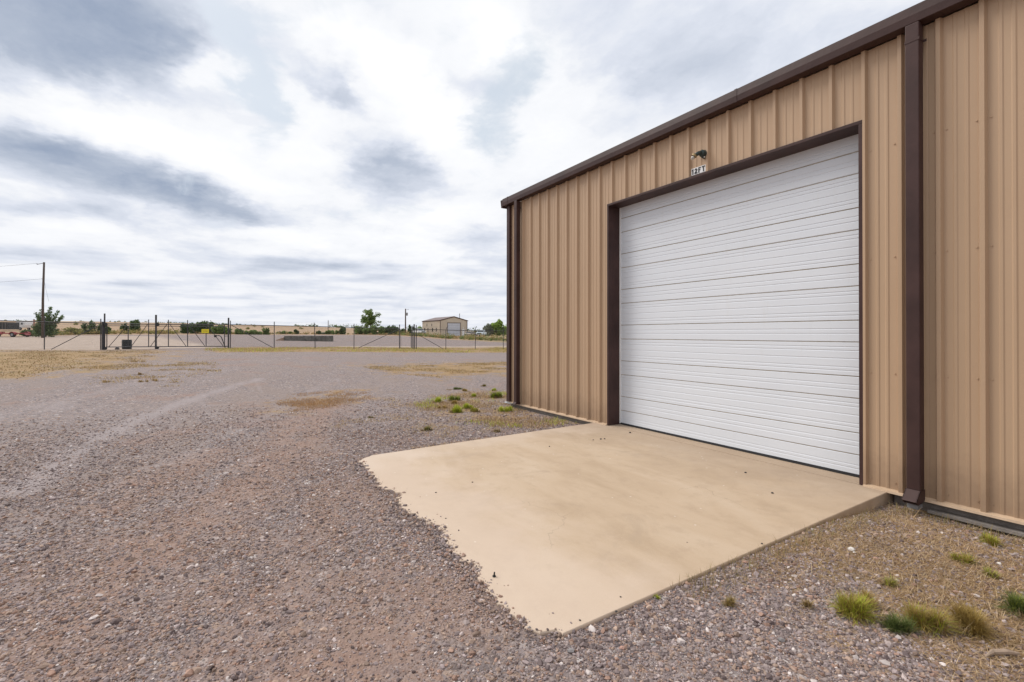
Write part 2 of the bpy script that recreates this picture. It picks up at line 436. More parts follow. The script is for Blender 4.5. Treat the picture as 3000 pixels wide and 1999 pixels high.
# one ground sheet, fine near the camera and reaching past the horizon
rings = np.r_[0.004, 0.12, 0.25*(4500/0.25)**(np.linspace(0, 1, 300))]
half = R(64)
ths = np.r_[np.linspace(-half, half, 420), np.linspace(half, 2*math.pi-half, 92)[1:-1]]
nt = len(ths)
rr, tt = np.meshgrid(rings, ths, indexing='ij')
gx = CAM[0]+rr*(np.sin(tt)*RT0[0]+np.cos(tt)*(-syw)); gy = CAM[1]+rr*(np.sin(tt)*RT0[1]+np.cos(tt)*cyw)
gx, gy = gx.ravel(), gy.ravel(); gzv = height(gx, gy)
I = np.arange(len(rings)-1)[:, None]*nt; J = np.arange(nt)[None]
faces = np.stack([I+J, I+nt+J, I+nt+(J+1) % nt, I+(J+1) % nt], -1).reshape(-1, 4)
vg = np.c_[gx, gy, gzv]
mg, md, mf = cover_masks(gx, gy)
mb_, mtk = line_mask(BANDS, gx, gy), line_mask(TRACK, gx, gy)

gm, b, p = new_mat('ground_cover')
pos = b.n('ShaderNodeNewGeometry').outputs['Position']
def attr(nm):
    a = b.n('ShaderNodeAttribute'); a.attribute_name = nm; return a.outputs['Fac']
STONE_STOPS = [(0.0, (0.075, 0.067, 0.072)), (0.2, (0.15, 0.135, 0.14)), (0.45, (0.25, 0.225, 0.225)), (0.62, (0.33, 0.295, 0.29)), (0.74, (0.38, 0.30, 0.235)), (0.84, (0.33, 0.225, 0.17)), (0.93, (0.42, 0.38, 0.36)), (1.0, (0.62, 0.6, 0.57))]
warp = b.vec('ADD', pos, b.scale(b.vec('SUBTRACT', b.noise(pos, 35, 2, 0.5, out=1), (0.5, 0.5, 0.5)), 0.02))
v1 = b.voro(warp, 62); v2 = b.voro(warp, 125); v3 = b.voro(warp, 24)
sA = b.ramp(b.sep(v1[1])[0], STONE_STOPS); sB = b.ramp(b.sep(v2[1])[1], STONE_STOPS); sC = b.ramp(b.sep(v3[1])[2], STONE_STOPS)
stone = b.mix(0.5, sA, sB)
stone = b.mix(b.smooth(b.sep(v3[1])[0], 0.62, 0.7), stone, sC)
mt1 = b.n('ShaderNodeMapping'); mt1.inputs['Rotation'].default_value = (0, 0, R(-20)); mt1.inputs['Scale'].default_value = (0.28, 1.0, 1); b.put(mt1.inputs['Vector'], pos)
mac = b.noise(mt1.outputs[0], 0.75, 6, 0.62, 0.8)
mac2 = b.noise(pos, 2.6, 5, 0.6)
dust = b.mix(mac2, (0.26, 0.205, 0.17), (0.32, 0.275, 0.245))
df = b.math('ADD', b.smooth(mac, 0.47, 0.66, 0.12, 0.62), b.math('MULTIPLY', b.math('SUBTRACT', mac2, 0.5), 0.45), clamp=True)
gravel = b.mix(df, stone, dust)
gravel = b.mix(b.smooth(b.noise(mt1.outputs[0], 1.3, 4, 0.6, 1.0), 0.56, 0.74, 0, 0.5), gravel, (0.36, 0.325, 0.315))
gravel = b.mix(b.smooth(b.noise(pos, 0.5, 5, 0.65), 0.54, 0.7, 0, 0.38), gravel, (0.34, 0.2, 0.135))
bk = b.math('ADD', attr('bare'), b.math('MULTIPLY', b.math('SUBTRACT', b.noise(pos, 5, 6, 0.7), 0.5), 1.1))
gravel = b.mix(b.smooth(bk, 0.2, 1.0, 0, 0.75), gravel, b.mix(mac2, (0.305, 0.2, 0.147), (0.37, 0.262, 0.203)))
tk = b.math('ADD', attr('track'), b.math('MULTIPLY', b.math('SUBTRACT', b.noise(pos, 3, 6, 0.7), 0.5), 0.8))
gravel = b.mix(b.smooth(tk, 0.2, 1.1, 0, 0.75), gravel, (0.36, 0.325, 0.315))
# dry grass and thatch
gn1 = b.noise(pos, 9, 6, 0.7); gn2 = b.noise(pos, 0.9, 5, 0.65); gn3 = b.noise(pos, 55, 3, 0.6)
grass = b.ramp(b.math('MULTIPLY_ADD', gn3, 0.5, b.math('MULTIPLY', gn1, 0.5)), [(0.25, (0.19, 0.115, 0.05)), (0.5, (0.34, 0.22, 0.105)), (0.75, (0.43, 0.305, 0.165))])
grass = b.mix(b.smooth(gn2, 0.5, 0.7, 0, 0.4), grass, (0.24, 0.2, 0.07))
mo = b.noise(pos, 1.5, 7, 0.75, 0.4)
grass = b.mix(b.smooth(mo, 0.50, 0.66, 0, 0.75), grass, (0.165, 0.105, 0.045))
grass = b.mix(b.smooth(b.noise(pos, 2.3, 6, 0.75), 0.55, 0.7, 0, 0.6), grass, (0.19, 0.175, 0.06))
gk = b.math('ADD', attr('grass'), b.math('ADD', b.math('MULTIPLY', b.math('SUBTRACT', gn1, 0.5), 1.3), b.math('MULTIPLY', b.math('SUBTRACT', b.noise(pos, 1.0, 7, 0.72), 0.5), 2.6)))
gk = b.math('MULTIPLY', b.math('MULTIPLY', b.smooth(gk, 0.25, 0.75), 0.9), b.smooth(attr('grass'), 0.03, 0.25))
# pale sandy dirt
dirt = b.ramp(b.noise(pos, 1.2, 7, 0.7), [(0.3, (0.33, 0.25, 0.2)), (0.55, (0.42, 0.335, 0.275)), (0.75, (0.48, 0.395, 0.33))])
dk = b.smooth(b.math('ADD', attr('dirt'), b.math('MULTIPLY', b.math('SUBTRACT', b.noise(pos, 0.7, 5, 0.7), 0.5), 0.9)), 0.35, 0.65)
# far dry field
fa = b.noise(pos, 0.05, 7, 0.65); fb = b.noise(pos, 1.1, 5, 0.7)
mpf = b.n('ShaderNodeMapping'); mpf.inputs['Scale'].default_value = (0.004, 0.03, 1); b.put(mpf.inputs['Vector'], pos)
field = b.ramp(b.math('MULTIPLY_ADD', fb, 0.35, b.math('MULTIPLY', fa, 0.65)), [(0.3, (0.25, 0.17, 0.1)), (0.5, (0.365, 0.25, 0.16)), (0.7, (0.43, 0.31, 0.205))])
field = b.mix(b.smooth(b.noise(mpf.outputs[0], 1.0, 5, 0.6), 0.55, 0.72, 0, 0.45), field, (0.2, 0.19, 0.09))
fk = b.smooth(b.math('ADD', attr('field'), b.math('MULTIPLY', b.math('SUBTRACT', b.noise(pos, 0.35, 5, 0.7), 0.5), 0.8)), 0.35, 0.65)
gravel = b.mix(1.0, gravel, (0.91, 0.865, 0.875), 'MULTIPLY')
colr = b.mix(dk, gravel, dirt); colr = b.mix(gk, colr, grass); colr = b.mix(fk, colr, field)
b.put(p.inputs['Base Color'], colr); p.inputs['Roughness'].default_value = 0.92; p.inputs['Specular IOR Level'].default_value = 0.2
hgt = b.math('ADD', b.math('MULTIPLY', b.math('SUBTRACT', 1.0, v1[0]), 0.006), b.math('ADD', b.math('MULTIPLY', b.math('SUBTRACT', 1.0, v3[0]), 0.010), b.math('MULTIPLY', gn1, 0.012)))
hgt = b.math('ADD', hgt, b.math('MULTIPLY', b.noise(pos, 4.0, 4, 0.6), 0.03))
bn = b.n('ShaderNodeBump'); bn.inputs['Strength'].default_value = 0.9; bn.inputs['Distance'].default_value = 1.0
b.put(bn.inputs['Height'], hgt); b.t.links.new(bn.outputs[0], p.inputs['Normal'])
ground = fast_mesh('ground', vg, faces, gm, attrs={'grass': mg, 'dirt': md, 'field': mf, 'bare': mb_, 'track': mtk}, smooth=True)
ground['kind'] = 'structure'

# ------------------------------------------------------------------ materials
M = {}
def siding():
    mt, b, p = new_mat('tan_siding')
    co = b.n('ShaderNodeNewGeometry').outputs['Position']
    mp = b.n('ShaderNodeMapping'); mp.inputs['Scale'].default_value = (3.0, 3.0, 0.25); b.put(mp.inputs['Vector'], co)
    st = b.noise(mp.outputs[0], 3.0, 6, 0.65); bl = b.noise(co, 0.8, 4, 0.6); gr = b.noise(co, 220, 2, 0.7)
    c = b.mix(bl, (0.445, 0.303, 0.193), (0.51, 0.353, 0.23))
    c = b.mix(b.smooth(st, 0.5, 0.75, 0, 0.22), c, (0.40, 0.275, 0.175))
    c = b.mix(b.math('MULTIPLY', gr, 0.16), c, (0.3, 0.2, 0.12))
    z = b.sep(co)[2]
    dirt = b.math('MULTIPLY', b.smooth(b.math('ADD', z, b.math('MULTIPLY', b.noise(co, 9, 5, 0.7), -0.45)), 0.3, -0.2), 0.7)
    c = b.mix(dirt, c, (0.3, 0.2, 0.13))
    b.put(p.inputs['Base Color'], c); b.put(p.inputs['Roughness'], b.math('MULTIPLY_ADD', st, 0.25, 0.38)); p.inputs['Specular IOR Level'].default_value = 0.35
    bn = b.n('ShaderNodeBump'); bn.inputs['Strength'].default_value = 0.25; bn.inputs['Distance'].default_value = 0.01
    b.put(bn.inputs['Height'], b.math('ADD', b.noise(mp.outputs[0], 2.2, 3, 0.5), b.math('MULTIPLY', gr, 0.05))); b.t.links.new(bn.outputs[0], p.inputs['Normal'])
    return mt
M['siding'] = siding()
M['brown'] = mat('brown_trim', (0.054, 0.028, 0.025), 0.5, 0, 0.25, 2.5, 0.2, 14, spec=0.25)
M['roof'] = mat('roof_metal', (0.5, 0.44, 0.36), 0.45, 0, 0.1, 2.0)
M['base'] = mat('base_flashing', (0.55, 0.40, 0.27), 0.45, 0, 0.12, 8)
M['silver'] = mat('bare_metal', (0.6, 0.6, 0.6), 0.4, 0.8, 0.15, 15)
M['galv'] = mat('galvanized', (0.26, 0.26, 0.27), 0.55, 0.35, 0.25, 9)
M['pipe'] = mat('dull_steel_pipe', (0.06, 0.058, 0.063), 0.6, 0.2, 0.25, 6)
M['steel'] = mat('weathered_steel', (0.135, 0.125, 0.12), 0.7, 0.1, 0.35, 7)
M['black'] = mat('black_plastic', (0.018, 0.02, 0.022), 0.5, 0, 0.25, 8)
M['rubber'] = mat('black_rubber', (0.02, 0.02, 0.022), 0.75, 0, 0.2, 20)
M['grime'] = mat('seam_grime', (0.4, 0.345, 0.28), 0.85, 0, 0.25, 12)
M['foundation'] = mat('foundation_concrete', (0.22, 0.195, 0.175), 0.9, 0, 0.25, 7, 0.4, 60)
M['wood'] = mat('weathered_pole_wood', (0.085, 0.062, 0.05), 0.85, 0, 0.3, 4, 0.4, 20, stretch=(6, 6, 0.5))
M['yellow'] = mat('yellow_sign_paint', (0.78, 0.66, 0.03), 0.5, 0, 0.05, 8)
M['white'] = mat('white_paint', (0.78, 0.78, 0.78), 0.5, 0, 0.06, 4)
M['ink'] = mat('black_ink', (0.012, 0.012, 0.014), 0.55, 0, 0.1, 20)
M['glass'] = mat('dark_glass', (0.03, 0.035, 0.04), 0.08, 0, 0.1, 3, spec=0.8)
M['red'] = mat('faded_red_paint', (0.3, 0.035, 0.035), 0.55, 0, 0.35, 3)
M['bark'] = mat('bark', (0.1, 0.075, 0.055), 0.9, 0, 0.3, 6, 0.5, 20)
M['leaf'] = tint_mat('foliage', 0.7, trans=0.4)
M['blade'] = tint_mat('grass_blades', 0.75, trans=0.2)

def white_door():
    mt, b, p = new_mat('white_door_steel')
    co = b.n('ShaderNodeNewGeometry').outputs['Position']
    n1 = b.noise(co, 1.1, 5, 0.6); gr = b.noise(co, 260, 2, 0.7)
    mp = b.n('ShaderNodeMapping'); mp.inputs['Scale'].default_value = (5, 5, 0.6); b.put(mp.inputs['Vector'], co)
    st = b.noise(mp.outputs[0], 2.0, 6, 0.7)
    c = b.mix(n1, (0.66, 0.695, 0.745), (0.735, 0.76, 0.80))
    c = b.mix(b.smooth(st, 0.56, 0.78, 0, 0.16), c, (0.55, 0.52, 0.47))
    c = b.mix(b.math('MULTIPLY', gr, 0.1), c, (0.5, 0.5, 0.52))
    b.put(p.inputs['Base Color'], c); p.inputs['Roughness'].default_value = 0.45; p.inputs['Specular IOR Level'].default_value = 0.35
    bn = b.n('ShaderNodeBump'); bn.inputs['Strength'].default_value = 0.12; bn.inputs['Distance'].default_value = 0.004
    b.put(bn.inputs['Height'], gr); b.t.links.new(bn.outputs[0], p.inputs['Normal'])
    return mt
M['door'] = white_door()

def concrete():
    mt, b, p = new_mat('tan_concrete')
    co = b.n('ShaderNodeNewGeometry').outputs['Position']
    mp = b.n('ShaderNodeMapping'); mp.inputs['Scale'].default_value = (0.55, 1.5, 1); mp.inputs['Rotation'].default_value = (0, 0, R(12)); b.put(mp.inputs['Vector'], co)
    n1 = b.noise(mp.outputs[0], 1.15, 6, 0.6, 0.6); n2 = b.noise(co, 5.5, 6, 0.68); n3 = b.noise(co, 170, 3, 0.7); n4 = b.noise(co, 1.9, 5, 0.6)
    c = b.ramp(n1, [(0.3, (0.43, 0.318, 0.214)), (0.5, (0.505, 0.383, 0.268)), (0.7, (0.55, 0.432, 0.316))])
    c = b.mix(b.math('MULTIPLY', b.smooth(n2, 0.48, 0.7), 0.38), c, (0.40, 0.295, 0.205))
    c = b.mix(b.smooth(b.noise(co, 0.9, 7, 0.7, 1.2), 0.54, 0.7, 0, 0.4), c, (0.38, 0.29, 0.21))
    ck = b.voro(b.vec('ADD', co, b.scale(b.noise(co, 3, 4, 0.6, out=1), 0.35)), 0.42, 1.0, 'DISTANCE_TO_EDGE')
    c = b.mix(b.math('MULTIPLY', b.smooth(ck[0], 0.0026, 0.0012), b.smooth(b.noise(co, 0.8, 2, 0.5), 0.5, 0.6, 0, 0.3)), c, (0.25, 0.19, 0.14))
    # paler along the free edge; blotchy darkening by the door paints in the wall's shade
    xyz = b.sep(co)
    far = b.smooth(b.math('ADD', xyz[1], b.math('MULTIPLY', b.math('SUBTRACT', n4, 0.5), 1.6)), -2.9, -3.9, 0, 0.55)
    c = b.mix(far, c, (0.63, 0.51, 0.415))
    left = b.smooth(b.math('ADD', xyz[0], b.math('MULTIPLY', b.math('SUBTRACT', n4, 0.5), 1.8)), -0.9, -1.8, 0, 0.4)
    c = b.mix(left, c, (0.61, 0.505, 0.42))
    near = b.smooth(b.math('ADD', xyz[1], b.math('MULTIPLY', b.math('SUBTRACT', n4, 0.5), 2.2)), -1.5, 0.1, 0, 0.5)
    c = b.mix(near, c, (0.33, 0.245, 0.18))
    c = b.mix(b.smooth(n3, 0.55, 0.75, 0, 0.25), c, (0.72, 0.64, 0.55))
    c = b.mix(b.smooth(n3, 0.42, 0.28, 0, 0.25), c, (0.3, 0.23, 0.17))
    sp = b.voro(co, 14); pick = b.smooth(b.sep(sp[1])[0], 0.93, 0.95)
    c = b.mix(b.math('MULTIPLY', pick, b.smooth(sp[0], 0.16, 0.08, 0, 0.6)), c, (0.75, 0.7, 0.62))
    b.put(p.inputs['Base Color'], c); p.inputs['Roughness'].default_value = 0.88; p.inputs['Specular IOR Level'].default_value = 0.25
    bn = b.n('ShaderNodeBump'); bn.inputs['Strength'].default_value = 0.35; bn.inputs['Distance'].default_value = 0.004
    b.put(bn.inputs['Height'], b.math('ADD', n3, b.math('MULTIPLY', n2, 1.5))); b.t.links.new(bn.outputs[0], p.inputs['Normal'])
    return mt
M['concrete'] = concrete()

# ------------------------------------------------------------------ concrete apron in front of the door
def slab_z(y): return 0.012*y-0.0009*y*y       # y is negative in front of the wall
jag = [(-1.80, -3.9), (-1.633, -4.13), (-1.4, -4.1), (-1.08, -4.122), (-0.628, -4.152), (-0.441, -4.192), (-0.143, -4.066), (-0.004, -4.138), (0.276, -4.193), (0.494, -4.147), (0.697, -4.104), (0.874, -4.058), (1.066, -4.118), (1.251, -4.134), (1.514, -4.151), (1.645, -4.104), (1.726, -4.166), (1.882, -4.171), (1.992, -4.203), (2.131, -4.2), (2.289, -4.197), (2.382, -4.188), (2.456, -4.168), (2.489, -4.12), (2.545, -4.05)]
fx = np.linspace(-1.80, 2.545, 170)
fy = np.interp(fx, [j[0] for j in jag], [j[1] for j in jag])
fy = fy+0.016*np.sin(fx*41)+0.012*np.sin(fx*83+1)+rng.normal(0, 0.007, len(fx)); fy[0] = -3.93
EDGE_X, EDGE_Y = fx, fy
ys = np.linspace(0, 1, 26)
vs = []; n = len(fx); mrow = len(ys)
for j, t in enumerate(ys):
    for i in range(n):
        x0 = -1.835+(4.32)*(i/(n-1))              # along the wall
        x = x0*(1-t)+fx[i]*t; y = -0.014*(1-t)+fy[i]*t
        vs.append((x, y, slab_z(y)))
fs = [(j*n+i, (j+1)*n+i, (j+1)*n+i+1, j*n+i+1) for j in range(mrow-1) for i in range(n-1)]
loop = [i for i in range(n)]+[j*n+n-1 for j in range(1, mrow)]+[(mrow-1)*n+i for i in range(n-2, -1, -1)]+[j*n for j in range(mrow-2, 0, -1)]
k = len(vs)
nl = len(loop); cen = np.array((0.35, -2.0))
for st_, dz in ((0.004, 0.003), (0.007, 0.009), (0.007, 0.3)):
    for q in loop:
        e_ = np.array(vs[q][:2])-cen; e_ = e_/np.linalg.norm(e_); vs.append((vs[q][0]+e_[0]*st_, min(vs[q][1]+e_[1]*st_, -0.004), vs[q][2]-dz))
prev = loop
for t in range(3):
    cur = [k+t*nl+i for i in range(nl)]
    for i in range(nl): fs.append((prev[i], prev[(i+1) % nl], cur[(i+1) % nl], cur[i]))
    prev = cur
mbs = MB(); mbs.v = vs; mbs.f = [tuple(f) for f in fs]; mbs.mi = [0]*len(fs)
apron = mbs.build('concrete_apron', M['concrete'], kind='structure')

# ------------------------------------------------------------------ the metal building
XL, XR = -4.79, 13.4          # left corner and far right end
OL, OR, OT = -1.500, 2.235, 3.715   # clear edges of the door opening, measured on the wall face
DEPTH = 15.0
bld = thing('metal_building', 'large tan ribbed metal building with brown trim and a white overhead door', 'building', (0, 0, 0))
RIB0 = 2.587                  # one major rib; the others follow at about a foot
RIBS = [RIB0-0.309*k for k in range(24, -1, -1)]+[2.881+0.2985*k for k in range(36)]
def rib_profile(x0, x1):
    """the sheet's outline between two positions along the wall; y = 0.014 pan, rib crest proud of it"""
    pts = []
    for c in RIBS:
        if not x0-0.5 < c < x1+0.5: continue
        for dx, dy in ((-0.031, 0.0), (-0.0165, -0.036), (0.0165, -0.036), (0.031, 0.0)): pts.append((c+dx, dy))
        for cm in (0.112, 0.193):
            for dx, dy in ((-0.019, 0.0), (-0.009, -0.0055), (0.009, -0.0055), (0.019, 0.0)): pts.append((c+cm+dx, dy))
    pts.sort()
    def yat(x):
        for (a, ya), (b_, yb) in zip(pts, pts[1:]):
            if a <= x <= b_: return ya+(yb-ya)*(x-a)/max(b_-a, 1e-9)
        return 0.0
    return [(x0, yat(x0))]+[q for q in pts if x0+1e-4 < q[0] < x1-1e-4]+[(x1, yat(x1))]
def sheet(x0, x1, z0, z1, wob=0.0):
    pr = [(x, y+0.014) for x, y in rib_profile(x0, x1)]
    back = [(x1, 0.03+0.014), (x0, 0.03+0.014)]
    mb = MB(); mb.prism(pr+back, 'z', z0, z1)
    return mb.build('wall_panel', M['siding'], bld)
joints = []
joints = RIBS[::3]
seq = [XL+0.06]+[j+0.034 for j in joints if XL+0.2 < j < XR-0.2]+[XR-0.02]
TOPW = 4.452
TW = 0.036                    # width of the brown trim round the opening
for a, c in zip(seq, seq[1:]):
    if c <= OL-TW or a >= OR+TW: sheet(a, c, 0.012, TOPW)
    else:
        if a < OL-TW: sheet(a, OL-TW, 0.012, TOPW); a = OL-TW
        e = c
        if c > OR+TW: sheet(OR+TW, c, 0.012, TOPW); e = OR+TW
        sheet(a, e, OT+TW, TOPW)
# screws on the ribs and pans
sc_ = MB()
for c in RIBS:
    if c < XL+0.2 or c > XR-0.2: continue
    for zz in (0.09, 1.16, 2.31, 3.42):
        for ox, yy in ((0.05, 0.013), (0.255, 0.013)):
            xx = c+ox
            if OL-TW-0.01 < xx < OR+TW+0.01 and zz < OT+0.05: continue
            sc_.tube([(xx, yy, zz), (xx, yy-0.006, zz)], 0.008, 6)
o = sc_.build('screw', M['siding'], bld, kind='stuff')
# other three walls and the roof
def plain_wall(n_, a, b_, axis, fixed, out, z1):
    pass
mb = MB()
mb.box((XL+0.0, 0.3, 0.0), (XL+0.04, DEPTH-0.05, TOPW)); lw = mb
for k in range(48):
    yy = 0.32+k*0.3048
    if yy < DEPTH-0.1: mb.box((XL-0.03, yy, 0.012), (XL+0.0, yy+0.04, TOPW))
mb.build('side_wall', M['siding'], bld)
mb = MB(); mb.box((XR-0.04, 0.05, 0.0), (XR, DEPTH-0.05, TOPW))
for k in range(48):
    yy = 0.1+k*0.3048
    if yy < DEPTH-0.1: mb.box((XR, yy, 0.012), (XR+0.03, yy+0.04, TOPW))
mb.build('side_wall', M['siding'], bld)
mb = MB(); mb.box((XL, DEPTH-0.04, 0.0), (XR, DEPTH, TOPW)); mb.build('rear_wall', M['siding'], bld)
for xx in (XL, XR-0.04):
    mb = MB(); mb.prism([(0.04, TOPW), (DEPTH-0.04, TOPW), (DEPTH/2, TOPW+1.15)], 'x', xx+0.002, xx+0.038); mb.build('gable', M['siding'], bld)
for sgn in (0, 1):
    mb = MB()
    y0, z0, y1, z1 = (-0.10, TOPW+0.10, DEPTH/2, TOPW+1.27)
    if sgn: y0, y1 = DEPTH+0.10, DEPTH/2
    prof = [(y0, z0), (y1, z1), (y1, z1+0.03), (y0, z0+0.03)]
    mb.prism(prof, 'x', XL-0.05, XR+0.05)
    for k in range(int((XR-XL)/0.3048)+1):
        xx = XL+0.05+k*0.3048
        mb.prism([(y0, z0+0.031), (y1, z1+0.031), (y1, z1+0.06), (y0, z0+0.06)], 'x', xx, xx+0.04)
    mb.build('roof', M['roof'], bld)
# box gutter along the eave: sculpted brown sections with lap joints
prof = [(0.0, 4.456), (-0.128, 4.456), (-0.136, 4.53), (-0.128, 4.618), (-0.112, 4.622), (-0.112, 4.612), (-0.02, 4.60), (0.0, 4.60)]
prof2 = [(-0.001, 4.4545), (-0.131, 4.4535), (-0.139, 4.53), (-0.131, 4.621), (-0.110, 4.625), (-0.110, 4.610), (-0.02, 4.598), (-0.001, 4.598)]
cuts = [XL-0.10, -4.67, 0.92, 7.0, XR+0.02]
for i, (a, c) in enumerate(zip(cuts, cuts[1:])):
    mb = MB(); mb.prism(prof, 'x', a+0.001, c-0.001)
    mb.build('gutter', M['brown'], bld, bevel=0.004)
for c in cuts[1:-1]:
    mb = MB(); mb.prism(prof2, 'x', c-0.012, c+0.022); mb.build('gutter_strap', M['brown'], bld)
# gutter end cap turning the corner
mb = MB(); mb.prism([(-0.12, 4.43), (0.28, 4.43), (0.28, 4.63), (-0.14, 4.60)], 'x', XL-0.17, XL-0.102); mb.build('rake_trim', M['brown'], bld, bevel=0.006)
# corner trim
mb = MB()
mb.prism([(XL-0.034, -0.052), (XL+0.088, -0.052), (XL+0.088, 0.012), (XL+0.0, 0.012), (XL-0.002, 0.29), (XL-0.034, 0.29)], 'z', 0.02, 4.45)
mb.build('corner_trim', M['brown'], bld, bevel=0.004)
# downspouts
def downspout(x0, w, dep, zb, bottom):
    mb = MB()
    mb.box((x0, -0.036-dep, zb), (x0+w, -0.036, 4.453)); d_ = mb.build('downspout', M['brown'], bld, bevel=0.008)
    if bottom == 'kick':
        e = MB()
        th = 0.012
        A = [(-0.036, zb+0.004), (-0.036-dep-0.003, zb+0.004), (-0.036-dep-0.10, zb-0.085), (-0.036-dep-0.045, zb-0.12), (-0.036, zb-0.10)]
        e.prism(A, 'x', x0-0.003, x0+0.006); e.prism(A, 'x', x0+w-0.006, x0+w+0.003)
        e.prism([A[1], A[2], (A[2][0]+0.008, A[2][1]-0.006), (A[1][0]+0.010, A[1][1]-0.004)], 'x', x0-0.003, x0+w+0.003)
        e.prism([A[3], A[4], (A[4][0], A[4][1]+0.008), (A[3][0], A[3][1]+0.008)], 'x', x0+0.006, x0+w-0.006)
        e.build('elbow', M['brown'], d_)
        g = MB(); g.box((x0+0.012, -0.15, zb-0.17), (x0+w-0.012, -0.05, zb-0.13)); g.build('splash_lip', M['galv'], d_)
    else:
        e = MB()
        e.prism([(-0.036, zb), (-0.036-dep-0.004, zb), (-0.036-dep-0.035, zb-0.05), (-0.03, zb-0.05)], 'x', x0-0.004, x0+w+0.004)
        e.build('elbow', M['brown'], d_)
    for zz in (4.28,):
        s_ = MB(); q_ = -0.039-dep
        s_.prism([(x0-0.024, -0.034), (x0-0.003, -0.034), (x0-0.003, q_), (x0+w+0.003, q_), (x0+w+0.003, -0.034), (x0+w+0.024, -0.034), (x0+w+0.024, -0.032), (x0+w+0.001, -0.032), (x0+w+0.001, q_+0.002), (x0-0.001, q_+0.002), (x0-0.001, -0.032), (x0-0.024, -0.032)], 'z', zz, zz+0.025)
        s_.build('strap', M['brown'], d_)
downspout(2.672, 0.108, 0.098, 0.10, 'kick')
downspout(-4.373, 0.108, 0.098, 0.07, 'stub')
# light ledge of bare metal at the corner's foot
mb = MB(); mb.prism([(XL-0.05, -0.06), (XL+0.02, -0.15), (XL+0.30, -0.17), (XL+0.28, -0.036), (XL-0.05, -0.036)], 'z', 0.004, 0.012); mb.build('bare_flashing', M['silver'], bld)
# base flashing
mb = MB()
for a, c in ((XL+0.1, -1.80), (-1.795, OL-TW-0.004)):
    mb.prism([(0.044, 0.030), (-0.040, 0.012), (-0.044, -0.008), (0.044, -0.008)], 'x', a, c)
mb.build('base_trim', M['base'], bld)
mb = MB(); mb.prism([(0.044, 0.030), (-0.040, 0.012), (-0.044, -0.008), (0.044, -0.008)], 'x', OR+TW+0.004, XR); mb.build('base_trim', M['base'], bld)
# foundation
mb = MB(); mb.box((XL+0.02, 0.03, -0.5), (-1.842, 0.30, -0.010)); mb.box((2.512, 0.05, -0.5), (XR, 0.30, -0.010))
mb.box((XL+0.02, 0.30, -0.5), (XL+0.3, DEPTH, -0.002)); mb.box((XL+0.3, DEPTH-0.3, -0.5), (XR, DEPTH, -0.002)); mb.box((XR-0.3, 0.30, -0.5), (XR-0.002, DEPTH-0.3, -0.002))
mb.build('foundation', M['foundation'], bld)
mb = MB(); mb.box((2.80, -0.045, -0.105), (4.4, 0.048, -0.078)); mb.build('form_board', M['foundation'], bld)
# floor of the door recess, with the joint left open against the apron
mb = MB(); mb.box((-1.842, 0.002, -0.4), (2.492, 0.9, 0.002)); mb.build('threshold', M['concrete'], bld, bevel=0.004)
# opening trim and jambs
REC = 0.246
def jamb(xa, xb, side):
    mb = MB()
    if side < 0:
        mb.prism([(xb, -0.022), (xb, REC+0.03), (xb-0.03, REC+0.03), (xb-0.03, 0.03), (xa, 0.03), (xa, -0.022)], 'z', 0.002, OT)
        # the foot of the left jamb is dented
        o_ = None
    else:
        mb.prism([(xa, -0.022), (xb, -0.022), (xb, 0.03), (xa+0.03, 0.03), (xa+0.03, REC+0.03), (xa, REC+0.03)], 'z', 0.002, OT)
    return mb.build('jamb', M['brown'], bld, bevel=0.003)
jamb(OL-TW, OL, -1); jamb(OR, OR+TW, 1)
mb = MB(); mb.prism([(-0.024, OT), (-0.024, OT+TW), (0.03, OT+TW), (0.03, OT+0.03), (REC+0.03, OT+0.03), (REC+0.03, OT)], 'x', OL-TW, OR+TW); mb.build('header', M['brown'], bld, bevel=0.003)
# sectional door
door = empty('overhead_door'); door.parent = bld
DX0, DX1 = OL+0.018, OR-0.004
DY = REC+0.002
def door_section(z0, z1, grooves):
    """outline of one steel section seen from the side, pressed with shallow ribs"""
    pts = [(0.0, z0+0.003)]
    for g, dep, w in sorted(grooves):
        pts += [(0.0, g-w), (dep, g-w*0.5), (dep, g+w*0.5), (0.0, g+w)]
    pts += [(0.0, z1-0.014), (0.006, z1-0.009)]
    mb = MB()
    prof = [(DY+y, z) for y, z in pts]
    full = prof+[(DY+0.04, z1-0.009), (DY+0.04, z0+0.003)]
    mb.prism(full, 'x', DX0, DX1)
    deep = [k for k in range(len(pts)-1) if min(pts[k][0], pts[k+1][0]) > 0.0075]
    for k in deep: mb.mi[k] = 1
    o_ = mb.build('door_section', [M['door'], M['grime']], door)
    return o_
zA, aa, step = 0.2432, 0.2412, 0.6096
zj = [0.022]+[zA+aa+step*k for k in range(6)]+[OT+0.02]
def fine(lo, small):
    L_ = aa if small else step-aa
    fr = (0.38, 0.6) if small else (0.14, 0.25, 0.5, 0.74, 0.85)
    return [(lo+L_*f, 0.004, 0.008) for f in fr]
for i, (z0, z1) in enumerate(zip(zj, zj[1:])):
    if i == 0: gr = [(zA, 0.009, 0.009)]+fine(zA, True)+[(0.09, 0.0035, 0.007), (0.13, 0.0035, 0.007)]
    elif i == len(zj)-2: gr = fine(z0, False)[:2]
    else:
        gr = fine(z0, False)+[(z0+step-aa, 0.009, 0.009)]+fine(z0+step-aa, True)
    door_section(z0, z1, gr)
mb = MB()
for z in zj[1:-1]:
    mb = MB(); mb.box((DX0, DY+0.0075, z-0.0085), (DX1, DY+0.038, z+0.0025)); mb.build('section_seal', M['grime'], door)
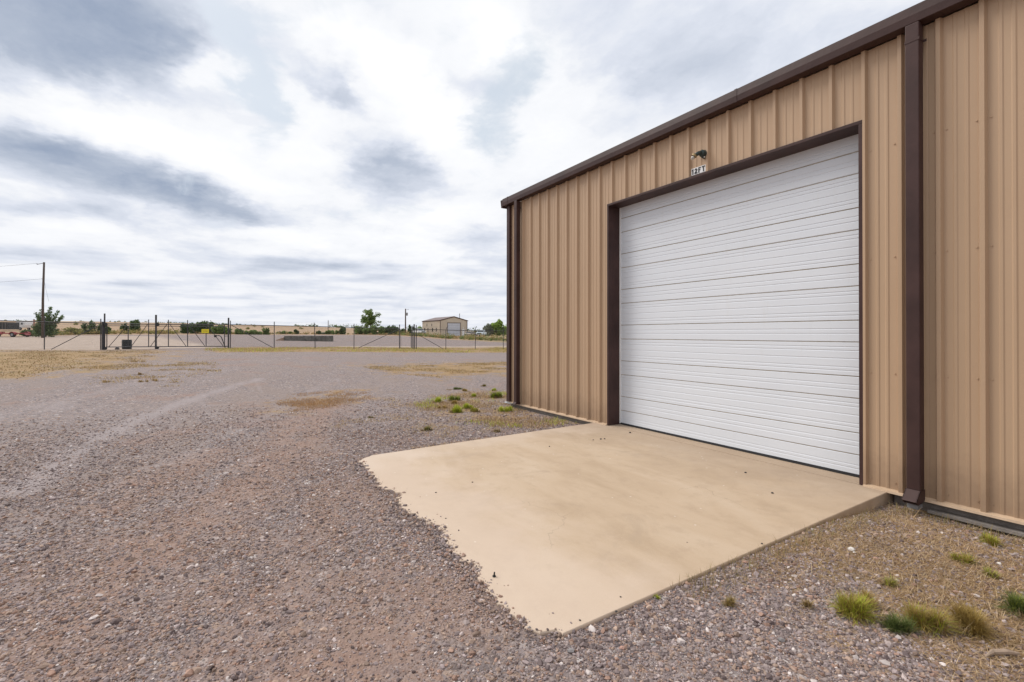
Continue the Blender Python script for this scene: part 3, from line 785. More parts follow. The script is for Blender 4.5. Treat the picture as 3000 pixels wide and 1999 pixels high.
mb = MB(); mb.box((DX0-0.014, DY-0.008, 0.004), (DX1, DY+0.035, 0.021)); mb.prism([(DY-0.004, 0.0195), (DY-0.004, 0.034), (DY-0.001, 0.034), (DY-0.001, 0.0195)], 'x', DX0, DX1); mb.build('bottom_seal', M['rubber'], door)
mb = MB(); mb.box((OL+0.001, DY-0.020, 0.022), (DX0-0.001, DY+0.03, OT-0.002)); mb.build('side_seal', M['white'], door)
# interior darkness behind the door: one brown sheet stands in for it
mb = MB(); mb.box((OL-0.3, DY+0.06, 0.0), (OR+0.3, DY+0.08, OT+0.3)); mb.build('interior_darkness_sheet', M['brown'], bld)

# ------------------------------------------------------------------ lamp and clearance sign on the wall
lamp = thing('wall_lamp', 'small dark green wall lamp with a bare bulb above the 12FT sign', 'lamp', (0.375, 0.0, 4.00))
M['lampgreen'] = mat('lamp_body', (0.03, 0.045, 0.042), 0.5, 0.2, 0.3, 30)
M['brass'] = mat('brass_ring', (0.3, 0.22, 0.11), 0.45, 0.6, 0.2, 30)
mb = MB(); mb.tube([(0, 0.014, 0), (0, -0.018, 0), (0, -0.028, 0)], [0.064, 0.064, 0.058], 16); mb.tube([(0, -0.026, 0), (0, -0.075, 0.004), (-0.004, -0.10, 0.002)], [0.056, 0.053, 0.030], 16); mb.build('junction_box', M['lampgreen'], lamp, smooth=False, bevel=0.003)
mb = MB(); mb.tube([(-0.002, -0.085, 0.005), (-0.022, -0.125, -0.004), (-0.048, -0.165, -0.030)], [0.036, 0.031, 0.027], 14); mb.build('lamp_arm', M['lampgreen'], lamp, smooth=True)
mb = MB(); mb.tube([(-0.046, -0.162, -0.027), (-0.052, -0.17, -0.036), (-0.060, -0.182, -0.052)], [0.034, 0.041, 0.038], 16); mb.build('socket_ring', M['brass'], lamp, smooth=False)
M['bulb'] = mat('clear_bulb', (0.45, 0.42, 0.37), 0.12, 0, 0.08, 20, spec=0.8)
mb = MB(); mb.tube([(-0.058, -0.179, -0.048), (-0.064, -0.188, -0.062), (-0.072, -0.198, -0.078), (-0.078, -0.205, -0.089), (-0.082, -0.210, -0.096)], [0.018, 0.026, 0.027, 0.017, 0.004], 14); mb.build('bulb', M['bulb'], lamp, smooth=True)
mb = MB(); mb.tube([(0.03, -0.045, -0.055), (0.03, -0.052, -0.066)], 0.008, 8); mb.build('knob', M['white'], lamp)
lamp.scale = (0.88, 0.88, 0.88)

sign = thing('height_sign', 'white sticker reading 12FT in black letters above the overhead door', 'sign', (0.155, 0.012, 3.766))
def letter_mesh(ch, x0, w, h, zoff):
    """letters as outlines of straight strokes, 3 mm thick"""
    t = 0.017; mb = MB(); y0, y1 = -0.012, -0.008
    def stroke(pts):
        mb.prism([(x0+a*w, zoff+c*h) for a, c in pts], 'y', y0, y1)
    tx, tz = t/w, t/h
    if ch == '1': stroke([(0.35, 0), (0.35+tx, 0), (0.35+tx, 1), (0.42, 1), (0.0, 0.82), (0.0, 0.66), (0.35, 0.78)])
    if ch == 'F':
        stroke([(0, 0), (tx, 0), (tx, 0.42), (0.8, 0.42), (0.8, 0.42+tz*0.85), (tx, 0.42+tz*0.85), (tx, 1-tz*0.9), (1, 1-tz*0.9), (1, 1), (0, 1)])
    if ch == 'T': stroke([(0.5-tx/2, 0), (0.5+tx/2, 0), (0.5+tx/2, 1-tz*0.95), (1, 1-tz*0.95), (1, 1), (0, 1), (0, 1-tz*0.95), (0.5-tx/2, 1-tz*0.95)])
    if ch == '2':
        out = []; inn = []
        for k in range(9):
            a = math.pi-math.pi*1.22*k/8
            out.append((0.5+0.5*math.cos(a), 0.70+0.30*math.sin(a))); inn.append((0.5+(0.5-tx*0.95)*math.cos(a), 0.70+(0.30-tz*0.95)*math.sin(a)))
        for k in range(8): stroke([out[k], inn[k], inn[k+1], out[k+1]])
        stroke([out[8], inn[8], (0.0, tz), (0.0, 0), (0.12, 0)] if False else [(0.0, 0.0), (0.42, 0.0), out[8], inn[8], (0.0, tz*0.9)])
        stroke([(0.40, 0.0), (1.0, 0.0), (1.0, tz*0.95), (0.34, tz*0.95)])
    return mb.build('letter', M['ink'], sign)
for x0, x1 in ((0.0, 0.048), (0.0485, 0.108), (0.1085, 0.166), (0.1665, 0.232)): pl = MB(); pl.box((x0, -0.008, 0.0), (x1, -0.003, 0.094)); pl.build('backing', M['white'], sign)
for ch, x0, w in (('1', 0.010, 0.026), ('2', 0.054, 0.046), ('F', 0.116, 0.040), ('T', 0.174, 0.050)): letter_mesh(ch, x0, w, 0.074, 0.010)

# ------------------------------------------------------------------ chain-link fence, gate
def fpt(y, h, off=0.0):
    x = FK*y+FX+off; return (x, y, gz(x, y)+h)
RAIL_H, EXT = 1.83, 0.32
def fence_run(label, ys_, big, braces, end0=True, arm=None, lean=None, tails=(True, True)):
    f = thing('chain_link_fence', label, 'fence', fpt(ys_[0], 0)); org = np.array(f.location)
    L = lambda q: tuple(np.array(q)-org)
    for i, y in enumerate(ys_):
        mb = MB(); r = 0.045 if i in big else 0.031
        top = RAIL_H+(0.38 if i in big else EXT)
        if lean and i in lean:
            mb.tube([L(fpt(y, -0.2)), L(fpt(y-0.06, RAIL_H)), L(fpt(y-0.09, top))], r, 8)
        elif arm and i in arm:
            mb.tube([L(fpt(y, -0.2)), L(fpt(y, RAIL_H)), L(fpt(y+0.06, RAIL_H+0.2, 0.02)), L(fpt(y+0.2, RAIL_H+0.36, 0.04))], [r, r, r*0.7, r*0.5], 8)
        else: mb.tube([L(fpt(y, -0.2)), L(fpt(y, top))], r, 8)
        mb.build('post', M['pipe'], f)
    mb = MB(); pts = []
    for a, c in zip(ys_, ys_[1:]): pts += [L(fpt(a, RAIL_H, 0.04))]
    pts.append(L(fpt(ys_[-1], RAIL_H, 0.04)))
    mb.tube(pts, 0.031, 7); mb.build('top_rail', M['pipe'], f)
    for hh in (RAIL_H+0.12, RAIL_H+0.21, RAIL_H+0.30):
        mb = MB(); mb.tube([L(fpt(y, hh, 0.03)) for y in ys_], 0.0035, 4); mb.build('barbed_wire', M['galv'], f)
    mb = MB(); mb.tube([L(fpt(y, RAIL_H-0.14, 0.03)) for y in ys_], 0.006, 4); mb.build('tension_wire', M['galv'], f)
    for a, c in braces:
        mb = MB(); mb.tube([L(fpt(a[0], a[1], 0.05)), L(fpt(c[0], c[1], 0.05))], 0.024, 7); mb.build('brace', M['pipe'], f)
    for a, c in zip(ys_, ys_[1:]):
        w = c-a; st = 0.072; vs_ = []; fs_ = []
        nseg = int((w+RAIL_H)/st)
        for sgn in (0, 1):
            for k in range(nseg):
                s0 = k*st
                h0, h1 = max(0.03, s0-w), min(RAIL_H, s0)
                if h1-h0 < 0.03: continue
                u0, u1 = s0-h0, s0-h1
                ya, yb = (a+u0, a+u1) if sgn == 0 else (c-u0, c-u1)
                p0 = np.array(L(fpt(ya, h0, 0.05))); p1 = np.array(L(fpt(yb, h1, 0.05))); kk = len(vs_); t_ = 0.0016
                for q in (p0, p1): vs_ += [q+(t_, 0, t_), q+(-t_, t_, 0), q+(-t_, -t_, -t_)]
                fs_ += [(kk, kk+1, kk+4, kk+3), (kk+1, kk+2, kk+5, kk+4), (kk+2, kk, kk+3, kk+5)]
        if fs_:
            o_ = fast_mesh('wire_mesh', vs_, fs_, M['galv'], f); o_['kind'] = 'stuff'
    return f
yA, yB, yC = -12.44, -9.45, -4.93
fence_run('chain link fence left of the sliding gate, with barbed wire and one slanting brace', [-27.7, -24.65, -21.6, -18.55, -15.46, -12.56], set(), [((-15.1, 0.02), (-12.7, RAIL_H-0.15))])
fence_run('chain link fence between the sliding gate and the narrow gate posts, with a leaning post', [-4.80, -1.77, 1.30, 4.42, 8.40], {4}, [((-4.75, RAIL_H-0.02), (-1.85, 0.05)), ((4.75, 0.05), (8.35, RAIL_H-0.05))], lean={2})
fence_run('chain link fence to the right, running behind the tan building corner', [9.95, 12.85, 15.92, 19.02, 22.1, 25.2, 28.3, 31.3, 34.4], {0}, [((10.1, 1.35), (12.6, 0.02))], arm={1})
# gate posts
def gate_post(y, label, parts):
    t = thing('gate_post', label, 'gate post', fpt(y, 0), group='tall posts of the sliding gate'); org = np.array(t.location)
    mb = MB()
    for dy, r, h0, h1, off in parts: mb.tube([tuple(np.array(fpt(y+dy, h0, off))-org), tuple(np.array(fpt(y+dy, h1, off))-org)], r, 12)
    mb.build('post', M['galv' if False else 'pipe'], t)
    return t, org
tA, oA = gate_post(yA, 'tall paired steel gate post at the rear end of the sliding gate', [(0.0, 0.06, -0.3, 1.95, 0.10), (0.085, 0.048, -0.3, 2.52, 0.0)])
tB, oB = gate_post(yB, 'tall steel gate post with roller guides in the middle of the sliding gate', [(0.0, 0.062, -0.3, 2.47, 0.10)])
tC, oC = gate_post(yC, 'tall dark latch post where the sliding gate closes', [(0.0, 0.060, -0.3, 2.36, 0.08)])
for t, org, y in ((tA, oA, yA+0.16), (tB, oB, yB+0.10)):
    for h in (1.78, 0.10):
        mb = MB(); c0 = np.array(fpt(y, h, 0.16))-org; mb.tube([c0+(0.05, 0, 0), c0-(0.07, 0, 0)], 0.115 if h > 1 else 0.10, 14); mb.build('roller', M['black'], t)
for h in (1.03, 0.93):
    mb = MB(); mb.tube([np.array(fpt(yC, h, 0.1))-oC, np.array(fpt(yC-0.26, h+0.02, 0.1))-oC], 0.018, 6); mb.build('latch_bracket', M['pipe'], tC)
# narrow gate between the two runs
tD = thing('gate_post', 'thick post with a mesh bundle beside the narrow gap in the fence', 'gate post', fpt(9.72, 0)); oD = np.array(tD.location)
mb = MB(); mb.tube([(0.1, 0, -0.2), (0.1, 0, 2.28)], 0.062, 10); mb.build('post', M['pipe'], tD)
mb = MB(); mb.tube([(0.0, -0.12, -0.2), (0.0, -0.12, 2.15)], 0.035, 8); mb.build('post', M['pipe'], tD)
tD2 = thing('gate_post', 'thin post just behind the narrow gap in the fence', 'gate post', fpt(10.05, 0, -1.6))
mb = MB(); mb.tube([(0, 0, -0.2), (0, 0, 2.12)], 0.04, 8); mb.build('post', M['pipe'], tD2)
gate2 = thing('walk_gate', 'narrow chain link gate leaf between two fence posts near the far pole', 'gate', fpt(8.5, 0)); o2 = np.array(gate2.location)
mb = MB(); q = lambda y, h: tuple(np.array(fpt(y, h, 0.05))-o2)
mb.tube([q(8.5, 0.08), q(8.5, 1.83), q(9.6, 1.83), q(9.6, 0.08), q(8.5, 0.08)], 0.02, 6); mb.build('frame', M['pipe'], gate2)
mb = MB()
for k in range(16): mb.tube([q(8.5+k*0.07, 0.1), q(8.5+k*0.07, 1.8)], 0.0022, 3)
mb.build('wire_mesh', M['galv'], gate2, kind='stuff')
# sliding gate: everything hangs in one frame
gate = thing('sliding_gate', 'long cantilever sliding gate of dark pipe with diagonal braces', 'gate', fpt(yA+0.25, 0)); oG = np.array(gate.location)
def gp(px, py):  return on_fence(px, py, 0.03)-oG
def gbar(nm, a, c, r, n_=7):
    mb = MB(); mb.tube([gp(*a), gp(*c)], r, n_); return mb.build(nm, M['pipe'], gate)
k_ = 1/5.229
G = lambda x_, y_: (250+x_*k_, 880+y_*k_)
gbar('top_rail', G(318, 362), G(2185, 376), 0.036); gbar('mid_rail', G(318, 391), G(2185, 403), 0.026); gbar('bottom_rail', G(318, 717), G(2185, 706), 0.034)
for x_, top in ((330, 391), (657, 391), (970, 295), (1273, 299), (1567, 303), (1850, 400), (2132, 380)):
    gbar('upright', G(x_, top), G(x_, 712), 0.030)
for a, c in (((640, 393), (360, 712)), ((958, 365), (700, 712)), ((1250, 370), (995, 712)), ((1300, 376), (1545, 708)), ((1590, 380), (1835, 708)), ((1880, 402), (2115, 706))):
    gbar('brace', G(*a), G(*c), 0.021, 6)
for y0 in (300, 322, 343):
    gbar('barbed_wire', G(330, y0-5), G(970, y0), 0.0035, 4); gbar('barbed_wire', G(970, y0), G(2180, y0+12), 0.0035, 4)
vs_ = []; fs_ = []
pa, pb = gp(*G(330, 391)), gp(*G(2132, 403)); pc, pd = gp(*G(330, 714)), gp(*G(2132, 705))
W_ = np.linalg.norm(pb-pa); H_ = 1.55; st = 0.075
for sgn in (0, 1):
    for k in range(int((W_+H_)/st)):
        s0 = k*st; h0, h1 = max(0, s0-W_), min(H_, s0)
        if h1-h0 < 0.03: continue
        u0, u1 = (s0-h0)/W_, (s0-h1)/W_
        if sgn: u0, u1 = 1-u0, 1-u1
        def Q(u, h): return (pc*(1-u)+pd*u)*(1-h/H_)+(pa*(1-u)+pb*u)*(h/H_)
        p0, p1 = Q(u0, h0), Q(u1, h1); kk = len(vs_); t_ = 0.0016
        for q_ in (p0, p1): vs_ += [q_+(t_*.6, 0, t_*.6), q_+(-t_*.6, t_*.6, 0), q_+(-t_*.6, -t_*.6, -t_*.6)]
        fs_ += [(kk, kk+1, kk+4, kk+3), (kk+1, kk+2, kk+5, kk+4), (kk+2, kk, kk+3, kk+5)]
fast_mesh('wire_mesh', vs_, fs_, M['galv'], gate)['kind'] = 'stuff'
# yellow warning sign hanging on the gate
c0 = on_fence(601.3, 970.5, 0.10)
ys_sign = thing('warning_sign', 'small yellow sign hanging on the right part of the sliding gate', 'sign', tuple(c0))
mb = MB(); mb.box((-0.006, -0.235, -0.145), (0.006, 0.235, 0.145)); mb.build('plate', M['yellow'], ys_sign, bevel=0.004)
M['faded'] = mat('faded_print', (0.42, 0.32, 0.03), 0.6, 0, 0.2, 30)
for z0, w0 in ((0.065, 0.17), (0.015, 0.19), (-0.03, 0.15), (-0.07, 0.18)): mb = MB(); mb.box((0.0065, -w0, z0), (0.009, w0, z0+0.018)); mb.build('printing', M['faded'], ys_sign)
# black barrel behind the gate bars
c0 = at_ground(370, 1023.3); br = thing('barrel', 'squat black barrel standing on the grass against the sliding gate', 'barrel', (c0[0]-0.25, c0[1], gz(c0[0]-0.25, c0[1])))
mb = MB(); mb.tube([(0, 0, 0), (0, 0, 0.03), (0, 0, 0.2), (0, 0, 0.22), (0, 0, 0.46), (0, 0, 0.48), (0, 0, 0.62), (0, 0, 0.66)], [0.27, 0.285, 0.285, 0.30, 0.29, 0.305, 0.285, 0.27], 20); mb.build('drum', M['black'], br, smooth=False)
mb = MB(); mb.tube([(0, 0, 0.645), (0, 0, 0.675), (0, 0, 0.676), (0, 0, 0.65)], [0.29, 0.29, 0.25, 0.25], 20); mb.build('rim', M['rubber'], br)
c0 = at_ground(343, 1024.3); rk = MB(); rk.tube([(0, -0.12, 0.02), (0, -0.04, 0.08), (0, 0.06, 0.07), (0, 0.13, 0.02)], [0.03, 0.09, 0.085, 0.03], 7)
o = rk.build('stone', M['steel']); o.location = (c0[0], c0[1], gz(c0[0], c0[1])); tag(o, 'dark stone in the grass just left of the black barrel', 'stone')
# gooseneck entry keypad
c0 = on_fence(659, 1018, 0.6); gn = thing('gooseneck_keypad', 'black leaning gooseneck post with keypad beside the gate latch post', 'keypad', (c0[0], c0[1], gz(c0[0], c0[1])))
og = np.array(gn.location)
def kp(px, py): return on_fence(px, py, 0.6)-og
mb = MB(); mb.tube([kp(659.8, 1019), kp(656, 1008), kp(652, 997), kp(648.5, 988), kp(645, 984.8), kp(640, 983.2), kp(636, 983.8), kp(633, 985)], 0.032, 8); mb.build('bent_post', M['black'], gn, smooth=True)
mb = MB(); c1 = kp(631.5, 985); mb.box(c1-(0.06, 0.10, 0.09), c1+(0.05, 0.07, 0.08)); mb.build('keypad', M['black'], gn, bevel=0.015)
mb = MB(); mb.tube([kp(633.5, 987.5), kp(655, 1015)], 0.018, 6); mb.build('stay', M['pipe'], gn)

# ------------------------------------------------------------------ far yard: poles, wires, second building, vehicles
def ppos(px, Z):
    """ground point under a line of sight at depth Z"""
    q = CAM+pix_ray(px, 975)*Z; return np.array([q[0], q[1], gz(q[0], q[1])])
def pz(px, py, Z): return float((CAM+pix_ray(px, py)*Z)[2])
c0 = ppos(125, 62); h0 = pz(126, 768.5, 62)-c0[2]
pole = thing('utility_pole', 'tall bare wooden utility pole at the left with two thin wires', 'utility pole', tuple(c0))
mb = MB(); mb.tube([(0, 0, -0.5), (0, 0, h0*0.5), (0.06, 0.10, h0)], [0.15, 0.125, 0.10], 12); mb.build('pole', M['wood'], pole, smooth=True)
lat = np.array([RT0[0], RT0[1], 0])
mb = MB(); mb.tube([np.array((0.06, 0.1, h0-0.1)), np.array((0.06, 0.1, h0-0.28))-lat*0.9], 0.035, 6); mb.build('arm', M['wood'], pole)
mb = MB(); e = np.array((0.06, 0.1, h0-0.28))-lat*0.9; mb.tube([e, e+(0, 0, 0.14)], [0.04, 0.03], 8); mb.build('insulator', M['galv'], pole); mb = MB(); e2 = np.array((0.05, 0.06, h0*0.78))-lat*0.14; mb.tube([e2+lat*0.1, e2-lat*0.1], 0.04, 8); mb.build('insulator', M['galv'], pole)
for nm, st_, dz, lb in (('upper', e, 0.14, 'upper thin wire running left from the utility pole'), ('lower', e2, 0.0, 'lower thin wire running left from the utility pole')):
    p0 = c0+st_+(0, 0, dz); p1 = p0-lat*42+np.array([-syw, cyw, 0])*6+(0, 0, 0.2)
    mb = MB(); pts = [tuple((p0*(1-t)+p1*t)-np.array((0, 0, 4*0.7*t*(1-t)))-p0) for t in np.linspace(0, 1, 14)]
    mb.tube(pts, 0.012, 5); o = mb.build('overhead_wire', M['rubber']); o.location = tuple(p0); tag(o, lb, 'wire')
p0 = c0+np.array((0.05, 0.08, h0*0.80)); g1 = CAM+pix_ray(143, 884)*62
mb = MB(); mb.tube([(0, 0, 0), tuple((np.array(g1)-p0)*0.35+(0, 0, -0.25)), tuple(np.array(g1)-p0)], 0.010, 4); o = mb.build('hanging_wire', M['rubber']); o.location = tuple(p0); tag(o, 'loose wire hanging down the right side of the left utility pole', 'wire')

c0 = ppos(1187.9, 122); h0 = pz(1187.9, 904.9, 122)-c0[2]
pole = thing('utility_pole', 'wooden utility pole with a transformer left of the small far building', 'utility pole', tuple(c0))
mb = MB(); mb.tube([(0, 0, -0.5), (0, 0, h0)], [0.19, 0.14], 10); mb.build('pole', M['wood'], pole, smooth=True)
mb = MB(); q = lat*0.38+np.array((0, 0, pz(1190, 921, 122)-c0[2])); mb.tube([q-(0, 0, 0.36), q-(0, 0, 0.33), q+(0, 0, 0.33), q+(0, 0, 0.36)], [0.17, 0.21, 0.21, 0.17], 12); mb.tube([q+(0, 0, 0.36), q+(0, 0, 0.55)], 0.05, 6); mb.build('transformer', M['galv'], pole)
mb = MB(); q = np.array((0, 0, h0-0.25)); mb.tube([q, q+lat*0.75], 0.03, 6); mb.tube([q+lat*0.66, q+lat*0.66+(0, 0, 0.15)], 0.05, 6); mb.build('arm', M['wood'], pole)
c0 = ppos(961.3, 150); h0 = pz(961.3, 938, 150)-c0[2]
pole = thing('utility_pole', 'distant thin pole with stepped fittings standing in the tan field', 'utility pole', tuple(c0))
mb = MB(); mb.tube([(0, 0, -0.5), (0, 0, h0)], [0.12, 0.07], 8); mb.build('pole', M['wood'], pole)
for f_ in (0.35, 0.5, 0.62, 0.74, 0.86): mb = MB(); q = np.array((0, 0, h0*f_)); mb.tube([q-lat*0.1, q+lat*(0.75-0.55*f_)], 0.05, 5); mb.build('fitting', M['galv'], pole)
c0 = ppos(99.5, 85); h0 = pz(99.5, 937, 85)-c0[2]
pole = thing('pipe_post', 'slim reddish post standing left of the tall utility pole', 'post', tuple(c0)); mb = MB(); mb.tube([(0, 0, -0.3), (0, 0, h0)], 0.10, 8); mb.build('pipe', mat('red_brown_post', (0.3, 0.13, 0.1), 0.7), pole); mb = MB(); mb.tube([(0, 0, h0), (0, 0, h0+0.1)], [0.12, 0.06], 8); mb.build('cap', M['steel'], pole)

# second metal building
BX, BY = -124.8, 49.0; BW, BL = 8.65, 14.1
bz = gz(BX, BY)-0.1; EZ, AZ = 5.5, 6.6
b2 = thing('metal_shed', 'small pale tan metal building with a brown roof far beyond the fence', 'building', (BX, BY, bz)); ez, az = EZ-bz, AZ-bz
M['pale'] = mat('pale_tan_metal', (0.52, 0.45, 0.36), 0.5, 0, 0.06, 0.6)
M['brownroof'] = mat('brown_roof_metal', (0.13, 0.08, 0.07), 0.5, 0, 0.12, 0.7)
def ribbed(mb, axis, a, b_, fixed, out, z1):
    s_ = a
    while s_ < b_-0.05:
        if axis == 'y': mb.box((fixed, s_, 0), (fixed+out, s_+0.07, z1(s_)))
        else: mb.box((s_, fixed-out, 0), (s_+0.07, fixed, z1(s_)))
        s_ += 0.3048
dy0, dy1, dz = 2.35, 6.35, 3.75
mb = MB()
mb.prism([(0, 0), (dy0, 0), (dy0, dz), (dy1, dz), (dy1, 0), (BW, 0), (BW, ez), (BW/2, az), (0, ez)], 'x', -0.1, 0)
ribbed(mb, 'y', 0.12, dy0-0.15, 0.0, 0.03, lambda s_: ez-0.05); ribbed(mb, 'y', dy1+0.12, 6.9, 0.0, 0.03, lambda s_: ez-0.05); ribbed(mb, 'y', 7.75, BW-0.1, 0.0, 0.03, lambda s_: ez-0.05)
mb.build('front_wall', M['pale'], b2)
mb = MB(); mb.box((-BL, 0, 0), (-0.101, 0.1, ez)); ribbed(mb, 'x', -BL+0.1, -0.2, 0.0, 0.03, lambda s_: ez-0.05); mb.build('side_wall', M['pale'], b2)
mb = MB(); mb.box((-BL, BW-0.1, 0), (-0.101, BW, ez)); mb.build('side_wall', M['pale'], b2)
mb = MB(); mb.prism([(0.11, 0), (BW-0.11, 0), (BW-0.11, ez), (BW/2, az-0.05), (0.11, ez)], 'x', -BL, -BL+0.1); mb.build('rear_wall', M['pale'], b2)
for a, c in ((-0.25, BW/2), (BW+0.25, BW/2)):
    mb = MB(); za, zc = ez-0.02, az+0.06; mb.prism([(a, za), (c, zc), (c, zc+0.08), (a, za+0.08)], 'x', -BL-0.2, 0.2); mb.build('roof', M['brownroof'], b2)
    mb = MB(); mb.prism([(a, za-0.16), (c, zc-0.16), (c, zc-0.003), (a, za-0.003)], 'x', 0.06, 0.17); mb.build('rake_trim', M['brown'], b2)
mb = MB(); mb.box((-BL, -0.12, ez-0.2), (0.05, -0.045, ez-0.04)); mb.build('gutter', M['brown'], b2)
for y in (-0.045, BW-0.12): mb = MB(); mb.box((0.005, y, 0), (0.06, y+0.16, ez-0.17)); mb.build('corner_trim', M['brown'], b2)
dr = MB(); nsec = 5
dr_o = empty('overhead_door'); dr_o.parent = b2
M['bluewhite'] = mat('pale_blue_door', (0.52, 0.54, 0.60), 0.5, 0, 0.06, 1)
for k in range(nsec): mb = MB(); mb.box((-0.12, dy0+0.02, k*dz/nsec+0.02), (-0.05, dy1-0.02, (k+1)*dz/nsec-0.01)); mb.build('door_section', M['bluewhite'], dr_o)
mb = MB(); mb.box((0.003, dy0-0.12, 0), (0.05, dy0-0.0, dz)); mb.box((0.003, dy1, 0), (0.05, dy1+0.12, dz)); mb.box((0.003, dy0-0.12, dz+0.002), (0.05, dy1+0.12, dz+0.13)); mb.build('door_trim', M['brown'], b2)
wd = MB(); wd.box((0.003, 7.0, 0.1), (0.07, 7.68, 2.0)); wdo = wd.build('walk_door', M['white'], b2); mb = MB(); mb.box((0.071, 7.2, 1.45), (0.085, 7.48, 1.75)); mb.build('window', M['glass'], wdo); mb = MB(); mb.tube([(0.07, 7.6, 1.0), (0.12, 7.6, 1.0)], 0.03, 6); mb.build('handle', M['galv'], wdo)
mb = MB(); mb.box((0.002, 7.15, 2.25), (0.2, 7.4, 2.45)); mb.build('lamp', M['white'], b2)
for xx in (-12.0, -9.3, -5.6, -2.7):
    w_ = MB(); w_.box((xx-0.35, -0.06, 1.35), (xx+0.35, -0.031, 2.25)); wo_ = w_.build('window', M['glass'], b2)
    mb = MB(); mb.box((xx-0.42, -0.075, 1.27), (xx+0.42, -0.032, 1.348)); mb.box((xx-0.42, -0.075, 2.252), (xx+0.42, -0.032, 2.33)); mb.build('frame', M['brown'], wo_)
for xx in (-10.0, -6.2): mb = MB(); mb.box((xx-0.1, -0.16, 2.9), (xx+0.1, -0.032, 3.6)); mb.build('vent', M['steel'], b2)
mb = MB(); mb.tube([(-3.0, BW-1.1, ez), (-3.0, BW-1.1, az+1.0)], 0.09, 8); mb.tube([(-3.0, BW-1.1, az+1.0), (-3.0, BW-1.1, az+1.12)], [0.2, 0.06], 8); mb.build('flue', M['steel'], b2)

def wheel(mbparent, pos, axis, r=0.36, w=0.22):
    a = np.array(axis); q = np.array(pos)
    mb = MB(); mb.tube([q-a*w/2, q-a*w*0.3, q+a*w*0.3, q+a*w/2], [r*0.9, r, r, r*0.9], 14); o_ = mb.build('wheel', M['rubber'], mbparent)
    mb = MB(); mb.tube([q-a*(w/2+0.01), q+a*(w/2+0.01)], r*0.55, 10); mb.build('rim', M['galv'], o_)
def pickup(label, px, Z, rz, colr_, grp=None):
    c = ppos(px, Z); t = thing('pickup_truck', label, 'pickup truck', tuple(c), rz, grp)
    bm_ = mat('truck_paint', colr_, 0.35, 0, 0.05, 1)
    # x forward, y across; outline in (x,z)
    prof = [(2.55, 0.45), (2.6, 0.75), (2.5, 1.02), (1.15, 1.14), (0.55, 1.72), (-0.75, 1.76), (-0.95, 1.2), (-2.65, 1.17), (-2.7, 0.55), (-2.05, 0.5), (-1.95, 0.8), (-1.2, 0.8), (-1.1, 0.48), (1.15, 0.45), (1.25, 0.8), (2.0, 0.8), (2.1, 0.45)]
    mb = MB(); mb.prism(prof, 'y', -0.95, 0.95); mb.build('body', bm_, t, bevel=0.06)
    mb = MB(); mb.prism([(1.13, 1.17), (0.58, 1.66), (0.56, 1.66), (1.10, 1.17)], 'y', -0.82, 0.82); mb.v = [(x+0.03, y, z+0.02) for x, y, z in mb.v]; mb.build('windshield', M['glass'], t)
    for s in (-1, 1):
        mb = MB(); mb.prism([(0.95, 1.2), (0.5, 1.62), (-0.65, 1.64), (-0.78, 1.24)], 'y', s*0.955, s*0.962); mb.build('side_window', M['glass'], t)
        mb = MB(); mb.box((2.56, s*0.72-0.14, 0.78), (2.63, s*0.72+0.14, 0.96)); mb.build('headlight', M['white'], t)
        mb = MB(); mb.box((0.95, s*0.97-0.03 if s > 0 else s*0.97-0.12, 1.2), (1.1, s*0.97+0.12 if s > 0 else s*0.97+0.03, 1.38)); mb.build('mirror', M['black'], t)
        for xx in (1.62, -1.57): wheel(t, (xx, s*0.84, 0.36), (0, 1, 0))
    mb = MB(); mb.box((2.57, -0.55, 0.72), (2.62, 0.55, 0.98)); mb.build('grille', M['black'], t)
    mb = MB(); mb.box((2.55, -0.9, 0.45), (2.72, 0.9, 0.62)); mb.build('bumper', M['galv'], t)
    mb = MB(); mb.box((-2.6, -0.82, 1.171), (-1.0, 0.82, 1.178)); mb.build('bed', M['black'], t)
    return t
face = math.atan2(CAM[1]-50, CAM[0]+120)
pickup('white pickup truck parked at the left end of the small far building', 1229, 142, face+0.5, (0.72, 0.74, 0.76))
pickup('pale blue and white pickup truck parked right of the small far building', 1410, 132, face-0.28, (0.6, 0.7, 0.75))
# low junk car
c = ppos(1377, 134); t = thing('derelict_car', 'low grey derelict car sitting in weeds right of the small far building', 'car', tuple(c), face-0.4)
bm_ = mat('primer_grey', (0.32, 0.28, 0.24), 0.7, 0, 0.25, 1.5)
mb = MB(); mb.prism([(2.1, 0.35), (2.15, 0.75), (1.1, 0.95), (0.5, 1.4), (-0.9, 1.42), (-1.5, 1.0), (-2.1, 0.95), (-2.15, 0.4)], 'y', -0.85, 0.85); mb.build('body', bm_, t, bevel=0.06)
mb = MB(); mb.prism([(1.09, 0.98), (0.55, 1.36), (0.5, 1.36), (1.03, 0.98)], 'y', -0.75, 0.75); mb.v = [(x+0.035, y, z+0.02) for x, y, z in mb.v]; mb.build('windshield', M['glass'], t)
for s in (-1, 1):
    mb = MB(); mb.prism([(0.9, 1.0), (0.45, 1.32), (-0.8, 1.34), (-1.2, 1.02)], 'y', s*0.853, s*0.86); mb.build('side_window', M['glass'], t)
    for xx in (1.3, -1.35): wheel(t, (xx, s*0.80, 0.32), (0, 1, 0), 0.32, 0.2)
